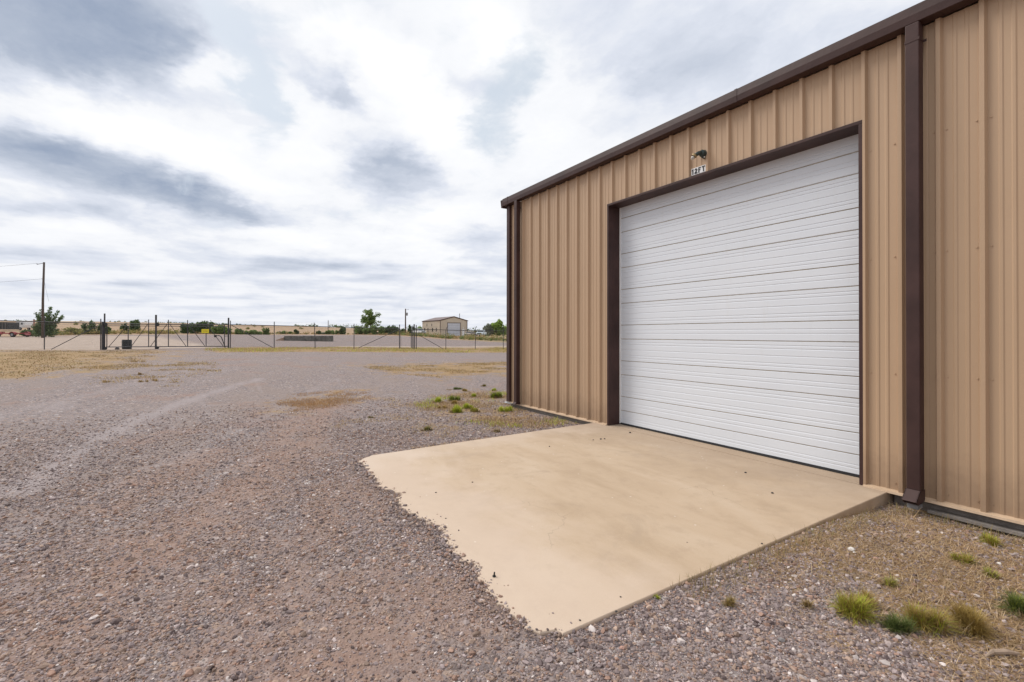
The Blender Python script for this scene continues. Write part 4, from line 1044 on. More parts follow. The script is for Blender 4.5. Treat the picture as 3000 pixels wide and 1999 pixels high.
# red trailer at the left edge
c = ppos(30, 66); rz = math.atan2(lat[1], lat[0]); t = thing('flatbed_trailer', 'low faded red trailer with dark wheels at the left edge beyond the fence', 'trailer', tuple(c), rz)
mb = MB(); mb.box((-2.6, -0.8, 0.42), (2.15, 0.8, 0.56)); mb.box((-2.6, -0.85, 0.56), (-1.6, 0.85, 0.72)); mb.build('deck', M['red'], t, bevel=0.02)
mb = MB(); mb.prism([(2.15, 0.5), (2.5, 0.25), (2.15, 0.38)], 'y', -0.3, 0.3); mb.build('tongue', M['red'], t)
for xx in (-0.55, 1.35):
    for s in (-1, 1):
        mb = MB(); a_ = [(xx+0.42*math.cos(q), 0.32+0.40*math.sin(q)) for q in np.linspace(math.pi, 0, 9)]; b_ = [(xx+0.36*math.cos(q), 0.32+0.34*math.sin(q)) for q in np.linspace(0, math.pi, 9)]
        mb.prism(a_+b_, 'y', s*1.0-0.14, s*1.0+0.14); mb.build('fender', M['red'], t); wheel(t, (xx, s*1.0, 0.31), (0, 1, 0), 0.31, 0.2)
mb = MB(); mb.box((-2.62, -0.5, 0.45), (-2.60, 0.5, 0.66)); mb.build('tail_panel', M['white'], t)
# dark container and white camper behind it
c = ppos(22, 92); t = thing('dark_container', 'dark steel container behind the red trailer at the left edge', 'container', tuple(c), rz)
mb = MB(); mb.prism([(-1.1, 0.25), (1.1, 0.25), (1.15, 1.55), (-1.15, 1.55)], 'x', -1.3, 1.1); mb.build('box', mat('dark_container_paint', (0.035, 0.04, 0.045), 0.6, 0, 0.3, 2), t)
mb = MB(); mb.box((-1.33, -1.18, 1.552), (1.13, 1.18, 1.62)); mb.build('rim', M['black'], t)
for xx in (-0.9, -0.3, 0.3, 0.9): mb = MB(); mb.box((xx-0.05, -1.22, 0.3), (xx+0.05, -1.14, 1.5)); mb.build('rib', M['steel'], t)
c = ppos(72, 96); t = thing('camper_trailer', 'small white camper with a dark window left of the tall utility pole', 'camper', tuple(c), rz)
mb = MB(); mb.prism([(-0.85, 0.5), (0.75, 0.5), (0.95, 1.1), (0.8, 1.75), (-0.75, 1.8), (-0.9, 1.3)], 'y', -0.9, 0.9); mb.build('body', M['white'], t, bevel=0.05)
for xx in (-0.45, 0.35): mb = MB(); mb.box((xx-0.2, -0.915, 1.1), (xx+0.2, -0.903, 1.5)); mb.build('window', M['glass'], t)
for s in (-1, 1): wheel(t, (0.0, s*0.85, 0.3), (0, 1, 0), 0.3, 0.18)
# low weathered wall of blocks beyond the fence
w0 = at_ground(972, 1000.8); w1 = at_ground(838, 998.2)
dv = (w1-w0)[:2]; ln = np.linalg.norm(dv); wr = math.atan2(dv[1], dv[0])
t = thing('low_block_wall', 'long low dark block wall standing on the gravel beyond the fence', 'wall', tuple(w0), wr)
M['mossy'] = mat('mossy_block', (0.125, 0.12, 0.108), 0.95, 0, 0.5, 2.5, 0.6, 10)
nb = 5
for k in range(nb):
    a_, c_ = ln*k/nb+0.015, ln*(k+1)/nb-0.015
    hh = 0.70-0.07*k/nb+rng.uniform(-0.015, 0.015); yo = rng.uniform(-0.03, 0.03)
    mb = MB(); z0 = gz(w0[0]+dv[0]/ln*a_, w0[1]+dv[1]/ln*a_)-w0[2]
    mb.box((a_, -0.45+yo, z0-0.2), (c_, 0.45+yo, hh)); mb.build('block', M['mossy'], t, bevel=0.03)
M['cap'] = mat('pale_cap', (0.42, 0.35, 0.27), 0.9, 0, 0.2, 2)
mb = MB(); mb.box((ln*0.72, -0.5, 0.66), (ln*1.02, 0.5, 0.70)); mb.build('cap', M['cap'], t)
mb = MB(); mb.prism([(ln, -0.1), (ln+1.6, -0.12), (ln+0.9, 0.2), (ln, 0.5)], 'y', -0.6, 0.6); mb.build('rubble', mat('rubble_dirt', (0.3, 0.2, 0.14), 0.95, 0, 0.3, 4, 0.8, 8), t, bevel=0.05)

# ------------------------------------------------------------------ trees and bushes
def leaf_cloud(blobs, n, size, cols, seed, flat=1.0):
    """leaf-sized quads through a set of ellipsoid clumps [(cx,cy,cz, rx,ry,rz)]; each leaf has its own colour"""
    g = np.random.default_rng(seed)
    bl = np.array(blobs); vol = bl[:, 3]*bl[:, 4]*bl[:, 5]; pr = vol**0.75; pr /= pr.sum()
    k = g.choice(len(bl), n, p=pr)
    d_ = g.normal(size=(n, 3)); d_ /= np.linalg.norm(d_, axis=1)[:, None]
    rad = g.uniform(0, 1, n)**(1/2.2)
    lump = 1+0.22*np.sin(d_[:, 0]*5+k*1.7)*np.sin(d_[:, 1]*6+k)*np.sin(d_[:, 2]*5.5+2*k)
    c = bl[k, :3]+d_*(rad*lump)[:, None]*bl[k, 3:]
    t1 = g.normal(size=(n, 3)); t1 /= np.linalg.norm(t1, axis=1)[:, None]
    t2 = np.cross(t1, g.normal(size=(n, 3))); t2 /= np.linalg.norm(t2, axis=1)[:, None]
    s = size*g.uniform(0.6, 1.4, n)
    a = t1*s[:, None]; b_ = t2*(s*0.55)[:, None]
    v = np.stack([c-a, c+b_, c+a, c-b_], 1).reshape(-1, 3)
    f = np.arange(4*n).reshape(-1, 4)
    cols = np.array(cols); u = g.uniform(0, 1, n); i0 = (u*(len(cols)-1)).astype(int); fr = (u*(len(cols)-1)-i0)[:, None]
    cc = cols[i0]*(1-fr)+cols[np.minimum(i0+1, len(cols)-1)]*fr
    cc = cc*1.15*g.uniform(0.75, 1.25, (n, 1)); cc = np.repeat(np.c_[cc, np.ones(n)], 4, 0)
    return v, f, cc
DARK = [(0.049, 0.084, 0.038), (0.088, 0.137, 0.056), (0.149, 0.201, 0.079)]
MID = [(0.079, 0.123, 0.044), (0.149, 0.219, 0.07), (0.245, 0.306, 0.105)]
LIGHT = [(0.112, 0.176, 0.04), (0.224, 0.32, 0.072), (0.32, 0.416, 0.12)]
GREY = [(0.135, 0.158, 0.112), (0.225, 0.247, 0.18), (0.3, 0.307, 0.225)]
OLIVE = [(0.12, 0.128, 0.045), (0.21, 0.21, 0.075), (0.3, 0.255, 0.105)]
sd_ = [100]
def plant(name, label, cat, x0, x1, top, base, Z, cols, n, shape='bush', group=None, lean=0.0):
    """a woody plant filling the given span at depth Z; x0..x1 and top are where it stands in the view"""
    sd_[0] += 1; g = np.random.default_rng(sd_[0])
    px = 0.5*(x0+x1); c = ppos(px, Z)
    w = (x1-x0)*Z/FPX/2; h = pz(px, top, Z)-c[2]; h = max(h, 0.5)
    t = thing(name, label, cat, tuple(c), 0, group)
    bl = []
    tr = MB()
    if shape == 'bush':
        for k in range(int(6+w*1.2)):
            a = g.uniform(-1, 1); dpt = g.uniform(-0.7, 0.7)
            hh = h*(0.35+0.65*math.sqrt(max(0, 1-a*a*0.85))*g.uniform(0.75, 1.0)); rz_ = hh*g.uniform(0.3, 0.42)
            q = lat*a*w*0.78+np.array([-syw, cyw, 0])*dpt*w*0.7
            bl.append((q[0], q[1], hh-rz_, w*g.uniform(0.28, 0.42), w*g.uniform(0.28, 0.42), rz_))
            bl.append((q[0], q[1], h*0.2, w*0.34, w*0.34, h*0.22))
            tr.tube([(q[0]*0.15, q[1]*0.15, -0.1), (q[0]*0.6, q[1]*0.6, hh*0.4), (q[0], q[1], hh*0.8)], [0.06, 0.035, 0.012], 5)
    elif shape == 'spiky':
        for k in range(17):
            a = g.uniform(-1, 1); el = g.uniform(0.25, 1.0)
            tip = lat*a*w*(0.6+0.4*el)*1.0+np.array([-syw, cyw, 0])*g.uniform(-0.6, 0.6)*w+np.array((0, 0, h*(0.45+0.55*el*(1-0.25*abs(a)))))
            tr.tube([(0, 0, 0), tuple(tip*0.5+(0, 0, h*0.08)), tuple(tip)], [0.09, 0.04, 0.01], 5)
            for f_ in np.linspace(0.3, 1.0, 6): bl.append((*(tip*f_+(0, 0, h*0.05*(1-f_))), w*0.16*(1.2-f_*0.6), w*0.16*(1.2-f_*0.6), h*0.08))
        for k in range(6): q = lat*g.uniform(-0.6, 0.6)*w; bl.append((q[0], q[1], h*g.uniform(0.1, 0.35), w*0.3, w*0.3, h*0.14))
    elif shape == 'tree':
        tr.tube([(0, 0, -0.2), (lean*0.3, 0, h*0.25), (lean*0.6, 0.1, h*0.5), (lean, 0, h*0.8)], [h*0.035, h*0.028, h*0.02, 0.03], 8)
        for k in range(26):
            a = g.uniform(0, 2*math.pi); rr_ = w*g.uniform(0.1, 0.72); zz = h*g.uniform(0.40, 0.93)
            rr_ *= math.sqrt(max(0.3, 1-((zz/h-0.62)/0.40)**2))*1.15
            q = lat*math.cos(a)*rr_+np.array([-syw, cyw, 0])*math.sin(a)*rr_
            bl.append((q[0]+lean*0.7, q[1], zz, w*g.uniform(0.22, 0.36), w*g.uniform(0.22, 0.36), h*g.uniform(0.06, 0.11)))
            tr.tube([(lean*0.5, 0, h*g.uniform(0.3, 0.5)), (q[0]*0.5+lean*0.5, q[1]*0.5, zz*0.82), (q[0]+lean*0.7, q[1], zz)], [0.1, 0.06, 0.02], 5)
        for k in range(10):
            a = g.uniform(0, 2*math.pi); q = lat*math.cos(a)*w*g.uniform(0.2, 0.95)+np.array([-syw, cyw, 0])*math.sin(a)*w*0.6
            bl.append((q[0], q[1], h*g.uniform(0.12, 0.5), w*g.uniform(0.15, 0.3), w*g.uniform(0.15, 0.3), h*g.uniform(0.05, 0.1)))
    elif shape == 'conifer':
        tr.tube([(0, 0, -0.2), (0, 0, h*0.95)], [0.14, 0.02], 6)
        for k in range(9):
            f_ = k/8.0; bl.append((g.uniform(-.05, .05)*w, g.uniform(-.05, .05)*w, h*(0.12+0.84*f_), w*(1.0-0.86*f_), w*(1.0-0.86*f_), h*0.085))
    tr.build('trunk' if shape in ('tree', 'conifer') else 'stem', M['bark'], t)
    v, f, cc = leaf_cloud(bl, int(n*1.5), max(0.06, Z*(0.0015 if shape == 'tree' else 0.0019)), cols, sd_[0])
    fast_mesh('crown' if shape in ('tree', 'conifer') else 'foliage', v, f, M['leaf'], t, {'tint': cc})
    return t
plant('spiky_tree', 'dark spiky small tree standing right behind the tall left utility pole', 'tree', 88, 178, 899, 972, 66, DARK, 2600, 'spiky')
plant('bush', 'dark round bush seen just left of the paired gate post', 'bush', 236, 282, 939, 984, 78, DARK, 1300)
plant('bush', 'thin dark bush directly behind the paired gate post', 'bush', 284, 322, 945, 984, 79, DARK, 800)
plant('bush', 'low dark scrub at the foot of the tall left utility pole', 'bush', 160, 236, 957, 975, 76, OLIVE, 1000)
plant('bush', 'dark low hedge clump between the white camper and the left utility pole', 'bush', 62, 116, 964, 980, 70, DARK, 900)
plant('bush', 'grey green shrub left of the white camper', 'bush', 46, 58, 951, 968, 100, MID, 300)
plant('bush', 'dark tree clump at the very left edge below the fence rail', 'bush', -14, 17, 943, 962, 130, DARK, 500)
plant('bush', 'tiny dark bush on the field right of the left edge clump', 'bush', 24, 33, 947, 958, 140, DARK, 150)
plant('tree', 'bushy tree behind the rear half of the sliding gate, above the black barrel', 'tree', 378, 416, 934, 978, 86, DARK, 1300, 'bush')
plant('bush', 'low shrub behind the gate just left of the bushy tree', 'bush', 352, 376, 945, 978, 86, DARK, 500)
plant('bush', 'small dark shrub seen right of the middle gate post', 'bush', 456, 480, 966, 980, 84, MID, 300)
plant('bush', 'tall dark bush seen left of the yellow gate sign', 'bush', 532, 578, 940, 979, 88, DARK, 1600)
plant('bush', 'tall dark bush directly behind the yellow gate sign', 'bush', 576, 624, 936, 979, 89, DARK, 1700)
plant('bush', 'lower broad bush between the yellow sign and the gate latch post', 'bush', 618, 680, 951, 979, 88, MID, 1500)
plant('bush', 'round bush just right of the gate latch post', 'bush', 685, 713, 962, 980, 88, MID, 700)
plant('bush', 'wide low bush second to the right of the gate latch post', 'bush', 721, 763, 966, 980, 89, MID, 800)
plant('bush', 'upright little tree with a spreading top left of the first fence post', 'bush', 768, 793, 960, 980, 90, MID, 700, 'spiky')
plant('bush', 'faint small bush above the left end of the low block wall', 'bush', 808, 825, 973, 981, 98, GREY, 200)
plant('bush', 'small yellow green bush above the low block wall', 'bush', 826, 842, 969, 981, 98, MID, 300)
plant('bush', 'very low bush above the middle of the low block wall', 'bush', 842, 860, 974, 981, 99, MID, 260)
plant('bush', 'dark peaked bush above the middle of the low block wall', 'bush', 856, 876, 965, 981, 99, DARK, 450)
plant('bush', 'small dark bush right of the leaning fence post', 'bush', 927, 941, 968, 981, 100, DARK, 300)
plant('bush', 'low grey green bush below the distant thin pole', 'bush', 942, 960, 973, 981, 100, GREY, 280)
plant('bush', 'green bush right of the distant thin pole', 'bush', 956, 979, 966, 981, 100, MID, 480)
plant('bush', 'narrow green bush between the distant thin pole and the big tree', 'bush', 981, 993, 967, 981, 101, MID, 260)
plant('tree', 'dark tall shrub next to the left foot of the big tree', 'tree', 994, 1013, 955, 981, 101, DARK, 500, 'bush')
plant('tree', 'tall open crowned tree rising over the shrubs in the middle distance', 'tree', 1054, 1117, 904, 980, 112, MID, 2200, 'tree')
plant('bush', 'dense green shrub thicket under the left side of the tall tree', 'bush', 1034, 1082, 954, 981, 104, MID, 1500)
plant('bush', 'dense green shrub thicket under the right side of the tall tree', 'bush', 1076, 1128, 952, 981, 104, MID, 1600)
plant('bush', 'dark bushy clump between the tall tree and the transformer pole', 'bush', 1122, 1172, 951, 981, 106, DARK, 1400)
plant('bush', 'dark shrub just left of the transformer pole', 'bush', 1172, 1190, 962, 981, 128, DARK, 450)
plant('conifer', 'pointed conifer just right of the transformer pole', 'tree', 1192, 1208, 952, 981, 150, DARK, 600, 'conifer')
plant('conifer', 'shorter dark conifer beside the narrow gap in the fence', 'tree', 1205, 1220, 956, 981, 152, DARK, 500, 'conifer')
plant('bush', 'light green bushes directly left of the small far building', 'bush', 1218, 1244, 957, 981, 175, LIGHT, 500)
plant('tree', 'greyish thin leaved tree right of the pale blue pickup', 'tree', 1412, 1446, 946, 982, 150, GREY, 1000, 'bush')
plant('tree', 'bright green rounded tree next to the tan building corner', 'tree', 1432, 1486, 934, 982, 152, LIGHT, 2200, 'bush')
plant('bush', 'low distant olive bush line between the far building and the right tree', 'bush', 1372, 1420, 966, 980, 190, OLIVE, 700)

# far treeline: reads as one mass
vs_, fs_, cs_ = [], [], []; nn = 0
g = np.random.default_rng(5)
for k in range(90):
    px = g.uniform(-300, 1600); Z = g.uniform(520, 640)
    c = ppos(px, Z); s_ = g.uniform(1.2, 3.2)*(1.0 if px < 1000 else 1.8)
    v, f, cc = leaf_cloud([(c[0], c[1], c[2]+s_*0.5, s_*1.8, s_*1.8, s_*0.8), (c[0]+s_, c[1]+s_, c[2]+s_*0.3, s_*1.5, s_*1.5, s_*0.5)], 46, 0.9, DARK, 900+k)
    vs_.append(v); fs_.append(f+nn); cs_.append(cc); nn += len(v)
o = fast_mesh('distant_trees', np.concatenate(vs_), np.concatenate(fs_), M['leaf'], None, {'tint': np.concatenate(cs_)}); tag(o, 'thin dark line of far trees along the horizon', 'trees', kind='stuff')
# scattered small bushes across the tan hill
vs_, fs_, cs_ = [], [], []; nn = 0
for k in range(46):
    px = g.uniform(-200, 1450); Z = g.uniform(130, 380); c = ppos(px, Z); s_ = g.uniform(0.4, 1.1)
    v, f, cc = leaf_cloud([(c[0], c[1], c[2]+s_*0.5, s_, s_, s_*0.6)], 40, 0.22, OLIVE, 1200+k); vs_.append(v); fs_.append(f+nn); cs_.append(cc); nn += len(v)
o = fast_mesh('hill_scrub', np.concatenate(vs_), np.concatenate(fs_), M['leaf'], None, {'tint': np.concatenate(cs_)}); tag(o, 'scattered small scrub dotting the dry tan hill', 'scrub', kind='stuff')

# ------------------------------------------------------------------ grass
def blades(xy, hmin, hmax, width, spread, cols, seed, droop=0.5, lie=0.0):
    """curved blades of two faces each at the given ground points"""
    g = np.random.default_rng(seed); n = len(xy)
    z = height(xy[:, 0], xy[:, 1]); b0 = np.c_[xy, z-0.004]
    a = g.uniform(0, 2*math.pi, n); L = g.uniform(hmin, hmax, n); til = np.clip(np.abs(g.normal(lie, spread, n)), 0, 1.52)
    dr_ = np.c_[np.cos(a), np.sin(a)]
    mid = b0+np.c_[dr_*(np.sin(til)*L*0.55)[:, None], np.cos(til)*L*0.55]
    til2 = np.clip(til+droop*g.uniform(0.3, 1.2, n), 0, 1.62)
    tip = mid+np.c_[dr_*(np.sin(til2)*L*0.45)[:, None], np.cos(til2)*L*0.45]; tip[:, 2] = np.maximum(tip[:, 2], z+0.006)
    side = np.c_[-dr_[:, 1], dr_[:, 0], np.zeros(n)]*(width*g.uniform(0.6, 1.3, n))[:, None]*0.5
    v = np.stack([b0-side, b0+side, mid+side*0.8, mid-side*0.8, tip+side*0.12, tip-side*0.12], 1).reshape(-1, 3)
    k = np.arange(n)[:, None]*6
    f = np.concatenate([k+np.array([[0, 1, 2, 3]]), k+np.array([[3, 2, 4, 5]])], 0)
    cols = np.array(cols); u = g.uniform(0, 1, n)*(len(cols)-1); i0 = np.minimum(u.astype(int), len(cols)-2); fr = (u-i0)[:, None]
    cc = (cols[i0]*(1-fr)+cols[i0+1]*fr)*g.uniform(0.8, 1.2, (n, 1)); cc = np.repeat(np.c_[cc, np.ones(n)], 6, 0)
    return v, f, cc
DRY = [(0.17, 0.105, 0.05), (0.32, 0.215, 0.105), (0.44, 0.33, 0.19), (0.52, 0.42, 0.27)]
STRAWY = [(0.24, 0.15, 0.08), (0.42, 0.28, 0.155), (0.52, 0.37, 0.215), (0.6, 0.46, 0.3)]
DRYG = [(0.33, 0.22, 0.105), (0.3, 0.225, 0.095), (0.22, 0.2, 0.065), (0.42, 0.31, 0.175), (0.36, 0.25, 0.135)]
GREEN = [(0.3, 0.36, 0.04), (0.46, 0.52, 0.055), (0.58, 0.58, 0.1)]
DGREEN = [(0.09, 0.125, 0.035), (0.14, 0.18, 0.05), (0.2, 0.22, 0.07)]
GOLD = [(0.26, 0.18, 0.055), (0.4, 0.28, 0.08), (0.48, 0.36, 0.14)]
def in_apron(x, y, mrg=0.0):
    ed = np.interp(x, EDGE_X, EDGE_Y)
    return (x > -1.83+mrg) & (x < 2.52-mrg) & (y < 0.02) & (y > ed+mrg)
def scatter_poly(pw, n, seed, clump=0.0, thr=0.5):
    g = np.random.default_rng(seed); lo, hi = pw.min(0), pw.max(0); out = []
    while sum(len(o_) for o_ in out) < n:
        q = g.uniform(lo, hi, (n*2, 2))
        if clump:
            q = q[g.uniform(-0.09, 0.09, len(q)) < vnoise(q[:, 0], q[:, 1], clump, seed)-thr]
        sdv = poly_sd(pw, q[:, 0], q[:, 1]); r, _ = pol(q[:, 0], q[:, 1])
        q = q[(sdv+(vnoise(q[:, 0], q[:, 1], 0.6, 91)-0.55)*0.08*r+g.normal(0, 0.012, len(q))*r > 0) & ~in_apron(q[:, 0], q[:, 1]) & ~((q[:, 1] > -0.06) & (q[:, 0] > XL-0.05))]
        out.append(q)
    return np.concatenate(out)[:n]
def grass_stuff(name, label, parts):
    V, F_, Cc = [], [], []; nn = 0
    for v, f, cc in parts: V.append(v); F_.append(f+nn); Cc.append(cc); nn += len(v)
    o = fast_mesh(name, np.concatenate(V), np.concatenate(F_), M['blade'], None, {'tint': np.concatenate(Cc)})
    return tag(o, label, 'grass', kind='stuff')
grass_stuff('dry_grass', 'trampled tan dry grass over gravel right of the concrete apron', [
    blades(scatter_poly(PG['right'], 80000, 1, 2.2, 0.40), 0.02, 0.085, 0.0034, 0.22, STRAWY, 11, 0.25, 1.35),
    blades(scatter_poly(PG['right'], 1500, 2, 2.0, 0.4), 0.08, 0.22, 0.003, 0.3, STRAWY, 12, 0.2, 1.3),
    blades(scatter_poly(PG['right'], 3500, 22, 2.5), 0.02, 0.06, 0.003, 0.7, DRY, 92, 0.5),
    blades(scatter_poly(np.array([(2.53, -3.2), (2.53, 0), (2.75, -0.05), (2.7, -3.2)]), 1500, 3), 0.03, 0.09, 0.003, 0.8, DRYG, 13),
    blades(scatter_poly(np.array([(2.6, -0.25), (2.6, -0.05), (5.2, -0.05), (5.2, -0.25)]), 1300, 4), 0.03, 0.1, 0.003, 0.8, DRYG, 14),
    blades(scatter_poly(np.array([(3.6, -4.0), (3.9, -3.0), (4.9, -3.2), (5.6, -4.2), (4.9, -4.6)]), 6000, 5, 2.0), 0.03, 0.12, 0.003, 0.3, STRAWY, 15, 0.3, 1.25)])
grass_stuff('sparse_grass', 'sparse tan and green grass at the foot of the building corner', [
    blades(scatter_poly(PG['corner'], 16000, 6, 0.9, 0.46), 0.02, 0.08, 0.008, 0.5, STRAWY+DRYG[:2], 16, 0.4, 1.0),
    blades(scatter_poly(PG['corner'], 1500, 66, 1.2, 0.62), 0.03, 0.08, 0.008, 0.7, GREEN, 76),
    blades(scatter_poly(PG['orange'], 6000, 8, 0.8), 0.015, 0.05, 0.009, 0.4, [(0.4, 0.22, 0.1), (0.46, 0.29, 0.15), (0.4, 0.28, 0.17)], 18)])
grass_stuff('straw_clumps', 'scattered small straw coloured clumps in the gravel before the gate', [
    blades(scatter_poly(poly_world([(240, 1078), (420, 1060), (620, 1058), (650, 1100), (520, 1135), (300, 1132)]), 6500, 41, 0.9, 0.60), 0.02, 0.07, 0.02, 0.4, STRAWY+GOLD, 42, 0.4, 0.9),
    blades(scatter_poly(poly_world([(930, 1255), (1120, 1165), (1480, 1138), (1600, 1210), (1500, 1262), (1230, 1298)]), 7000, 43, 1.5, 0.56), 0.015, 0.06, 0.008, 0.4, STRAWY+GOLD[1:], 44, 0.4, 1.0),
    blades(scatter_poly(poly_world([(1560, 1262), (1740, 1240), (1500, 1275), (1180, 1330), (1200, 1318)]), 1500, 45, 2.0, 0.45), 0.015, 0.05, 0.006, 0.4, STRAWY, 46, 0.4, 1.0)])
grass_stuff('mown_grass', 'patch of yellowed grass between gravel drive and building', [blades(scatter_poly(PG['mid'], 9000, 7, 1.1, 0.48), 0.02, 0.07, 0.014, 0.9, STRAWY+GOLD+DRYG[:3], 17)])
grass_stuff('fence_grass', 'strip of yellow green grass along the foot of the fence', [
    blades(scatter_poly(PG['strip'], 20000, 9, 0.35, 0.42), 0.04, 0.15, 0.022, 0.8, GOLD+STRAWY[1:]+GREEN, 19),
    blades(scatter_poly(PG['left'], 16000, 10, 0.9, 0.46), 0.02, 0.07, 0.03, 0.5, STRAWY+DRYG+GOLD[:1], 20, 0.4, 0.9)])
# weeds at the far edge of the yard
def weeds(name, label, pts, n, hmin, hmax, cols, seed):
    g = np.random.default_rng(seed); V, F_, Cc = [], [], []; nn = 0
    for k in range(n):
        t = g.uniform(0, len(pts)-1.001); i = int(t); fr = t-i
        q = np.array(pts[i])*(1-fr)+np.array(pts[i+1])*fr; Z = q[1]+g.uniform(0, 6); c = ppos(q[0], Z); h = g.uniform(hmin, hmax)*(0.6+0.6*math.sin(k*0.7)**2)
        v, f, cc = leaf_cloud([(c[0], c[1], c[2]+h*0.45, h*0.7, h*0.7, h*0.5)], 34, 0.1, cols[g.integers(len(cols))], seed*1000+k); V.append(v); F_.append(f+nn); Cc.append(cc); nn += len(v)
    o = fast_mesh(name, np.concatenate(V), np.concatenate(F_), M['leaf'], None, {'tint': np.concatenate(Cc)}); return tag(o, label, 'weeds', kind='stuff')
STRAW = [(0.3, 0.2, 0.09), (0.38, 0.27, 0.12), (0.42, 0.32, 0.17)]
YG = [(0.15, 0.15, 0.04), (0.24, 0.22, 0.07), (0.3, 0.26, 0.1)]
weeds('weeds', 'band of green and straw weeds in front of the small far building', [(1165, 99), (1240, 93), (1300, 83), (1400, 75), (1500, 66), (1600, 62)], 330, 0.35, 1.0, [YG, MID, OLIVE, STRAW], 31)
weeds('weeds', 'straw and green weeds along the left far edge of the yard', [(95, 69), (180, 73), (300, 77), (440, 80), (520, 83)], 260, 0.35, 0.9, [YG, OLIVE, STRAW, YG], 32)
weeds('weeds', 'thin straw weeds along the middle far edge of the yard', [(560, 86), (700, 88), (860, 97), (1050, 101), (1165, 99)], 170, 0.2, 0.5, [STRAW, STRAW, OLIVE], 33)

# single grass tufts one can point at
def fan(c, bases, n, w, h, width, cols, g, flat=1.0):
    """blades fanning out of a few crowns so that the tuft makes a ragged dome"""
    bs = np.array(bases); k = g.integers(0, len(bs), n)
    b0 = np.empty((n, 3)); b0[:, :2] = c[:2]+bs[k, :1]*lat[:2]*w+bs[k, 1:2]*np.array([-syw, cyw])*w+g.normal(0, 0.045, (n, 2))*w
    b0[:, 2] = height(b0[:, 0], b0[:, 1])-0.004
    ok = ~in_apron(b0[:, 0], b0[:, 1]); b0 = b0[ok]; k = k[ok]; n = len(b0)
    a = g.uniform(0, 2*math.pi, n); til = np.abs(g.normal(0, 0.68, n))*flat+0.05; til = np.clip(til, 0, 1.45)
    L = h*1.15*bs[k, 2]*g.uniform(0.6, 1.1, n)*(1-0.12*til)
    dr_ = np.c_[np.cos(a), np.sin(a)]
    mid = b0+np.c_[dr_*(np.sin(til)*L*0.55)[:, None], np.cos(til)*L*0.55]
    t2 = np.clip(til+g.uniform(0.15, 0.9, n), 0, 1.9)
    tip = mid+np.c_[dr_*(np.sin(t2)*L*0.45)[:, None], np.cos(t2)*L*0.45]; tip[:, 2] = np.maximum(tip[:, 2], b0[:, 2]+0.01)
    sd2 = np.c_[-dr_[:, 1], dr_[:, 0], np.zeros(n)]*(width*g.uniform(0.6, 1.3, n))[:, None]*0.5
    v = np.stack([b0-sd2, b0+sd2, mid+sd2*0.8, mid-sd2*0.8, tip+sd2*0.12, tip-sd2*0.12], 1).reshape(-1, 3)
    q = np.arange(n)[:, None]*6; f = np.concatenate([q+np.array([[0, 1, 2, 3]]), q+np.array([[3, 2, 4, 5]])], 0)
    cols = np.array(cols); u = g.uniform(0, 1, n)*(len(cols)-1); i0 = np.minimum(u.astype(int), len(cols)-2); fr = (u-i0)[:, None]
    cc = (cols[i0]*(1-fr)+cols[i0+1]*fr)*g.uniform(0.8, 1.2, (n, 1)); return v, f, np.repeat(np.c_[cc, np.ones(n)], 6, 0)
def tuft(px, py, w_px, h_px, cols, n, label, name='grass_tuft', grp='green tufts growing in the gravel'):
    sd_[0] += 1; g = np.random.default_rng(sd_[0])
    c = at_ground(px, py); Z = float((c-CAM)@FW); far_ = 0.85 if Z < 6 else 1.25; w = w_px*Z/FPX*1.2*far_; h = h_px*Z/FPX*1.15*far_; n = int(n*1.7)
    dep = np.array([-syw, cyw])
    nb_ = max(2, int(round(w/max(h, 0.02)*0.55)))+1
    v, f, cc = fan(c, [(g.uniform(-0.36, 0.36) if k else 0.0, g.uniform(-0.2, 0.2), g.uniform(0.75, 1.05)) for k in range(nb_)], n, w, h, max(0.0032, Z*0.0008), cols, g)
    t = thing(name, label, 'grass tuft', tuple(c), 0, grp)
    o = fast_mesh('blades', v-np.array(c), f, M['blade'], t, {'tint': cc})
    v, f, cc = fan(c, [(g.uniform(-0.4, 0.4), g.uniform(-0.25, 0.25), 0.5) for k in range(nb_)], max(30, n//3), w*1.15, h*0.8, max(0.003, Z*0.0008), DRY, g, 1.25)
    fast_mesh('dead_blades', v-np.array(c), f, M['blade'], t, {'tint': cc})
Tz = lambda x_, y_: (1050+x_*0.187, 1060+y_*0.187)
